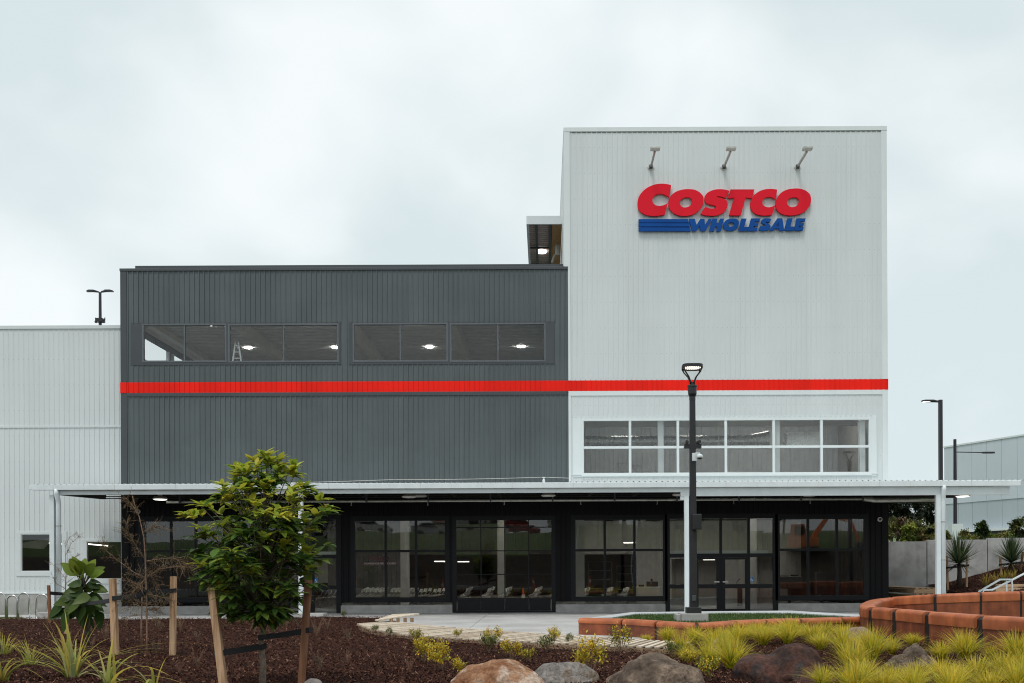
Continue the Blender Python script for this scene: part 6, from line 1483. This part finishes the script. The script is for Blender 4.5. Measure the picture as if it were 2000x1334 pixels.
# ================================================================== inside the shop: chairs, table, lectern, ladder
ch = thing('folding_chair', (0, 0, 0), 'chair', 'chair')
mb = MB(); mb.box(-.20, .20, -.19, .19, .44, .465); mb.build('seat', m_chair, ch, bevel=.01)
mb = MB(); mb.add([(-.20, .19, .66), (.20, .19, .66), (.19, .25, .84), (-.19, .25, .84), (-.20, .21, .655), (.20, .21, .655), (.19, .27, .835), (-.19, .27, .835)], [(0,1,2,3),(7,6,5,4),(0,4,5,1),(1,5,6,2),(2,6,7,3),(3,7,4,0)]); mb.build('backrest', m_chair, ch)
for s in (-1, 1):
    mb = MB(); mb.tube([(s * .21, -.24, 0), (s * .21, -.02, .44), (s * .21, .2, .66), (s * .20, .26, .83)], .016, 6); mb.build('leg', m_chairm, ch, smooth=True)
    mb = MB(); mb.tube([(s * .21, .28, 0), (s * .21, .02, .40)], .014, 6); mb.build('leg', m_chairm, ch, smooth=True)
first = True
def chairs(lst, lab, rz, ff):
    global first
    for x, Y, in lst:
        c = P(x, 1150, Y); place(ch, (c.x, Y, .12), rz + random.uniform(-.08, .08), 1.0, lab, 'folding chairs in rows inside the shop', first=first); first = False
random.seed(31)
chairs([(700 + k * 9 + r * 4, 54.5 + r * 1.9) for r in range(4) for k in range(5)], 'white folding chair in the rows behind the left half of the left shop window', R(-60), 0)
chairs([(758 + k * 8.5 + r * 3, 54.5 + r * 1.7) for r in range(3) for k in range(6)], 'white folding chair in the rows behind the middle pane of the left shop window', R(-60), 0)
chairs([(815 + k * 9, 54.5 + (k % 3) * 1.3) for k in range(6)], 'white folding chair in the row behind the right pane of the left shop window', R(-60), 0)
for x0_, w_ in ((898, 'first column of panes'), (941, 'second column of panes'), (975, 'second mullion'), (1034, 'fourth column of panes'), (1072, 'right jamb')):
    chairs([(x0_ + 6 + k * 3.4, 55 + k * 1.9) for k in range(4)], 'white folding chair behind the sectional door, at its ' + w_, R(-70), 0)
for x0_, w_ in ((1136, 'left pane'), (1182, 'left edge of the middle pane'), (1213, 'right part of the middle pane')):
    chairs([(x0_ + k * 3, 54.5 + k * 1.5) for k in range(3)], 'white folding chair in the middle shop window, behind its ' + w_, R(-70), 0)
chairs([(620 + k * 9, 51 + k * .7) for k in range(5)], 'white folding chair stacked behind the left entrance doors', R(-80), 0)
c = P(1272, 1147, 55); tb_ = thing('folding_table', (c.x, 55, 0), 'white folding table with black equipment behind the middle shop window', 'table')
mb = MB(); mb.box(c.x - 1.0, c.x + .9, 54.7, 55.4, .98, 1.02); mb.build('tabletop', m_chair, tb_)
for s in (-.8, .7):
    mb = MB(); mb.tube([(c.x + s, 54.8, 0), (c.x + s, 54.8, .98)], .02, 6); mb.tube([(c.x + s, 55.3, 0), (c.x + s, 55.3, .98)], .02, 6); mb.tube([(c.x + s, 54.8, .2), (c.x + s, 55.3, .2)], .02, 6); mb.build('leg', m_chairm, tb_)
mb = MB(); mb.box(c.x - .25, c.x + .35, 54.8, 55.2, 1.021, 1.30); mb.box(c.x - .15, c.x + .1, 54.78, 54.8, 1.05, 1.2); mb.lathe((c.x + .02, 55, 1.3), [(.06, 0), (.06, .12), (.03, .16)], 10); mb.box(c.x - .7, c.x - .4, 54.9, 55.1, 1.021, 1.13); tag(mb.build('audio_desk', m_blk, bevel=.01), 'black audio equipment on the folding table inside', 'equipment')
c = P(1445, 1150, 50.0); lc = thing('lectern', (c.x, 50, 0), 'black lectern with gooseneck microphone behind the right door leaf', 'lectern')
mb = MB(); mb.box(c.x - .11, c.x + .11, 49.9, 50.1, .03, 1.0); mb.build('column', m_blk, lc); mb = MB(); mb.box(c.x - .3, c.x + .3, 49.75, 50.25, 0, .03); mb.build('base', m_blk, lc, bevel=.01)
mb = MB(); mb.add([(c.x - .22, 49.8, 1.14), (c.x + .24, 49.8, 1.04), (c.x + .24, 50.2, 1.04), (c.x - .22, 50.2, 1.14), (c.x - .22, 49.8, 1.0), (c.x + .24, 49.8, 1.0), (c.x + .24, 50.2, 1.0), (c.x - .22, 50.2, 1.0)], [(0,1,2,3),(7,6,5,4),(0,4,5,1),(1,5,6,2),(2,6,7,3),(3,7,4,0)]); mb.build('top', m_blk, lc)
mb = MB(); mb.tube([(c.x - .18, 50, 1.12), (c.x - .14, 50, 1.34), (c.x - .05, 50, 1.44), (c.x + .02, 50, 1.47)], [.012, .012, .014, .03], 8); mb.build('microphone', m_blk, lc)
c = P(463, 705, 48.2); ld = thing('step_ladder', (c.x, 48.2, 11.15), 'silver step ladder behind the second upper window of the charcoal block', 'ladder')
for s in (-1, 1):
    mb = MB(); mb.bar((c.x + s * .34, 48.2, 11.15), (c.x + s * .06, 48.2, 13.15), .07, .04, up=(0, 1, 0)); mb.bar((c.x + s * .34, 48.9, 11.15), (c.x + s * .06, 48.25, 13.15), .07, .04, up=(0, 1, 0)); mb.build('side_rail', m_hoop, ld)
mb = MB()
for k in range(6): f = .12 + k * .15; mb.box(c.x - .34 + .28 * f + .03, c.x + .34 - .28 * f - .03, 48.18, 48.26, 11.15 + 2 * f - .02, 11.15 + 2 * f + .02)
mb.build('rung', m_hoop, ld)
for x, y0_, y1_, w_, lab in ((1543, 1126, 1150, 24, 'black cabinet low behind the left pane of the right shop window'), (1606, 1118, 1168, 10, 'tall black box stand behind the middle pane of the right shop window'), (1653, 1115, 1130, 13, 'black screen on a stand behind the right pane of the right shop window')):
    c = P(x, y1_, 54); z1_ = P(x, y0_, 54).z; hw = w_ / F * 54; mb = MB(); mb.box(c.x - hw, c.x + hw, 54, 54.5, max(.6, c.z), z1_)
    mb.box(c.x - .06, c.x + .06, 54.1, 54.3, .03, max(.6, c.z) - .002); mb.box(c.x - .3, c.x + .3, 54, 54.5, .0, .03); tag(mb.build('black_cabinet', m_blk, bevel=.02), lab, 'cabinet')
c = P(1022, 1160, 53); cn = thing('traffic_cone', (c.x, 53, 0), 'orange and white traffic cone behind the sectional door', 'cone')
m_cone = mat('cone_orange', (.65, .09, .02), .5, var=.05); mb = MB(); mb.lathe((c.x, 53, 0), [(.22, 0), (.22, .04), (.15, .041), (.10, .45), (.05, .9), (.035, 1.0)], 16); mb.build('cone_body', m_cone, cn)
mb = MB(); mb.lathe((c.x, 53, 0), [(.105, .46), (.082, .68)], 16); mb.build('white_band', m_chair, cn)

# ================================================================== on the bank behind the camera (mirrored in the shop windows)
def car(x, y, c_, lab):
    t = thing('parked_car', (x, y, gz(x, y)), lab, 'car', 'cars mirrored in the glass'); z0 = gz(x, y)
    m_ = mat('car_paint', c_, .25, var=.02)
    fn = lambda u, v, dd: Vector((x + u, y + dd, z0 + v)); mb = MB()
    mb.plate([(-2.1, .3), (2.1, .3), (2.15, .75), (1.9, .92), (1.1, 1.0), (.5, 1.5), (-1.1, 1.52), (-1.75, 1.05), (-2.1, .9)], [], fn, -.85, .85); mb.build('body', m_, t, bevel=.08)
    mb = MB(); mb.plate([(.95, 1.02), (.45, 1.44), (-1.05, 1.45), (-1.5, 1.04)], [], fn, -.86, .86); mb.build('window', m_blk, t)
    for u in (-1.3, 1.35):
        for v in (-.8, .8): mb = MB(); mb.tube([(x + u, y + v - .1, z0 + .32), (x + u, y + v + .1, z0 + .32)], .32, 14); mb.build('wheel', m_blk, t)
for i, (x, y, c_, lab) in enumerate(((-22, -36, (.6, .6, .6), 'white car mirrored high in the left shop window'), (-15, -37, (.45, .46, .48), 'silver car mirrored beside the white one in the left shop window'), (-3, -36, (.3, .02, .02), 'red car mirrored at the top of the sectional door'), (4, -37, (.55, .56, .58), 'pale car mirrored at the top of the middle shop window'), (14, -38, (.6, .6, .6), 'white car mirrored over the entrance doors'))): car(x, y, c_, lab)
for i, (x, y, s) in enumerate(((-30, -44, 7), (-9, -48, 6), (9, -50, 8), (22, -46, 7), (34, -48, 9))):
    random.seed(200 + i); z0 = gz(x, y); t = thing('tree', (x, y, z0), ('tree mirrored above the ' + ['far left windows', 'cars in the left shop window', 'middle shop window', 'entrance doors', 'right shop window'][i]), 'tree', 'trees mirrored in the glass')
    T_ = MB(); T_.tube([(x, y, z0 - .3), (x, y, z0 + s * .7)], [.2, .05], 7); T_.build('trunk', m_barkd, t); C_ = MB()
    for k in range(900): q = rv(1); q = q.normalized() * random.random() ** .4; C_.cur = jit((.03, .055, .018), .4); leaf(C_, Vector((x + q.x * s * .32, y + q.y * s * .32, z0 + s * .62 + q.z * s * .36)), rv(1), Vector((0, 0, 1)), .55, .3, n=2)
    C_.build('crown', m_leafm, t)
# an orange digger on the road side, mirrored in the right shop window
ex = P(1575, 1060, 115.5); ey = 2 * FY - 115.5; t = thing('excavator', (ex.x, ey, gz(ex.x, ey)), 'orange excavator mirrored in the right shop window', 'excavator'); z0 = gz(ex.x, ey); m_or = mat('digger_orange', (.85, .24, .06), .45, var=.05)
mb = MB()
for s in (-1, 1): mb.plate([(-1.8, .25), (-1.5, 0), (1.5, 0), (1.8, .25), (1.8, .6), (1.5, .85), (-1.5, .85), (-1.8, .6)], [], lambda u, v, dd: Vector((ex.x + u, ey + s * 1.0 + dd, z0 + v)), -.25, .25)
mb.build('track', m_blk, t)
mb = MB(); mb.box(ex.x - 1.7, ex.x + 1.6, ey - 1.2, ey + 1.2, z0 + .95, z0 + 2.1); mb.box(ex.x - 1.7, ex.x - .2, ey - 1.1, ey + .2, z0 + 2.1, z0 + 2.5); mb.build('body', m_or, t, bevel=.1)
mb = MB(); mb.plate([(-1.6, 2.1), (-.2, 2.1), (-.1, 2.8), (-.4, 3.6), (-1.5, 3.6)], [], lambda u, v, dd: Vector((ex.x + u, ey + dd, z0 + v)), .1, 1.15); cb = mb.build('cab', m_or, t, bevel=.05)
mb = MB(); mb.plate([(-1.45, 2.5), (-.35, 2.5), (-.3, 2.8), (-.5, 3.45), (-1.4, 3.45)], [], lambda u, v, dd: Vector((ex.x + u, ey + dd, z0 + v)), .05, 1.2); mb.build('cab_window', m_blk, cb)
mb = MB(); mb.bar((ex.x + 1.2, ey, z0 + 2.0), (ex.x + 3.0, ey, z0 + 4.6), .35, .5); mb.bar((ex.x + 2.9, ey, z0 + 4.6), (ex.x + 5.2, ey, z0 + 4.2), .35, .45); mb.bar((ex.x + 5.1, ey, z0 + 4.3), (ex.x + 6.4, ey, z0 + 1.4), .3, .35); mb.build('boom', m_or, t, bevel=.03)
mb = MB(); mb.plate([(6.0, 1.5), (6.8, 1.5), (6.9, .8), (6.3, .4), (5.8, .9)], [], lambda u, v, dd: Vector((ex.x + u, ey + dd, z0 + v)), -.5, .5); mb.build('bucket', m_darkflash, t)

m_wall2 = mat('house_wall', (.55, .53, .50), .8, var=.05); m_roof2 = mat('house_roof', (.10, .09, .09), .7, var=.1); m_roofr = mat('house_roof_red', (.24, .09, .06), .7, var=.1)
for i, (x, y, w_, rm, lab) in enumerate(((-34, -62, 12, m_roof2, 'pale house mirrored high in the left shop window'), (-12, -66, 11, m_roofr, 'red roofed house mirrored over the sectional door'), (6, -64, 10, m_roof2, 'grey roofed house mirrored in the middle shop window'), (26, -66, 13, m_roof2, 'long house mirrored over the entrance doors'))):
    z0 = gz(x, y) - .3; t = thing('house', (x, y, z0), lab, 'house', 'houses mirrored in the glass')
    mb = MB(); mb.box(x - w_ / 2, x + w_ / 2, y - 4, y + 4, z0, z0 + 3.2); mb.build('wall', m_wall2, t)
    mb = MB(); mb.add([(x - w_/2 - .4, y - 4.4, z0 + 3.2), (x + w_/2 + .4, y - 4.4, z0 + 3.2), (x + w_/2 + .4, y + 4.4, z0 + 3.2), (x - w_/2 - .4, y + 4.4, z0 + 3.2), (x - w_/2 + 1.5, y, z0 + 5.4), (x + w_/2 - 1.5, y, z0 + 5.4)], [(3, 2, 1, 0), (0, 1, 5, 4), (2, 3, 4, 5), (1, 2, 5), (3, 0, 4)]); mb.build('roof', rm, t)
    for k in range(3):
        u = x - w_ / 2 + (k + .5) * w_ / 3; mb = MB(); mb.box(u - .8, u + .8, y + 4.0, y + 4.06, z0 + 1, z0 + 2.3); mb.build('window', m_blk, t)
words = ['first', 'second', 'third', 'fourth', 'fifth', 'sixth']
for i, x in enumerate((-20, -11, -1.5, 5, 11, 19)):
    t = thing('traffic_cone', (x, -13, -.02), words[i] + ' roadside cone from the left mirrored in the shop glass', 'cone', 'roadside cones mirrored in the glass')
    mb = MB(); mb.lathe((x, -13, -.03), [(.25, 0), (.25, .05), (.16, .051), (.11, .5), (.05, 1.1), (.04, 1.15)], 12); mb.build('cone_body', m_cone, t)
    mb = MB(); mb.lathe((x, -13, -.03), [(.118, .45), (.09, .75)], 12); mb.build('white_band', m_chair, t)
for i, x in enumerate((-15, 3.2, 9.6)):
    mb = MB(); mb.tube([(x, -15, -.1), (x, -15, 6.5)], [.09, .06], 8); mb.bar((x, -15, 6.5), (x + .9, -15, 6.6), .12, .08); tag(mb.build('light_pole', m_post), ('pale pole mirrored in the ' + ['left shop window', 'left panes of the middle shop window', 'right panes of the middle shop window'][i]), 'pole', 'poles mirrored in the glass')
mb = MB(); mb.sheet([[(-60, -10.9, -.02), (60, -10.9, -.02)], [(-60, -12.6, -.02), (60, -12.6, -.02)]]); struct(mb, 'footpath', m_kerb)
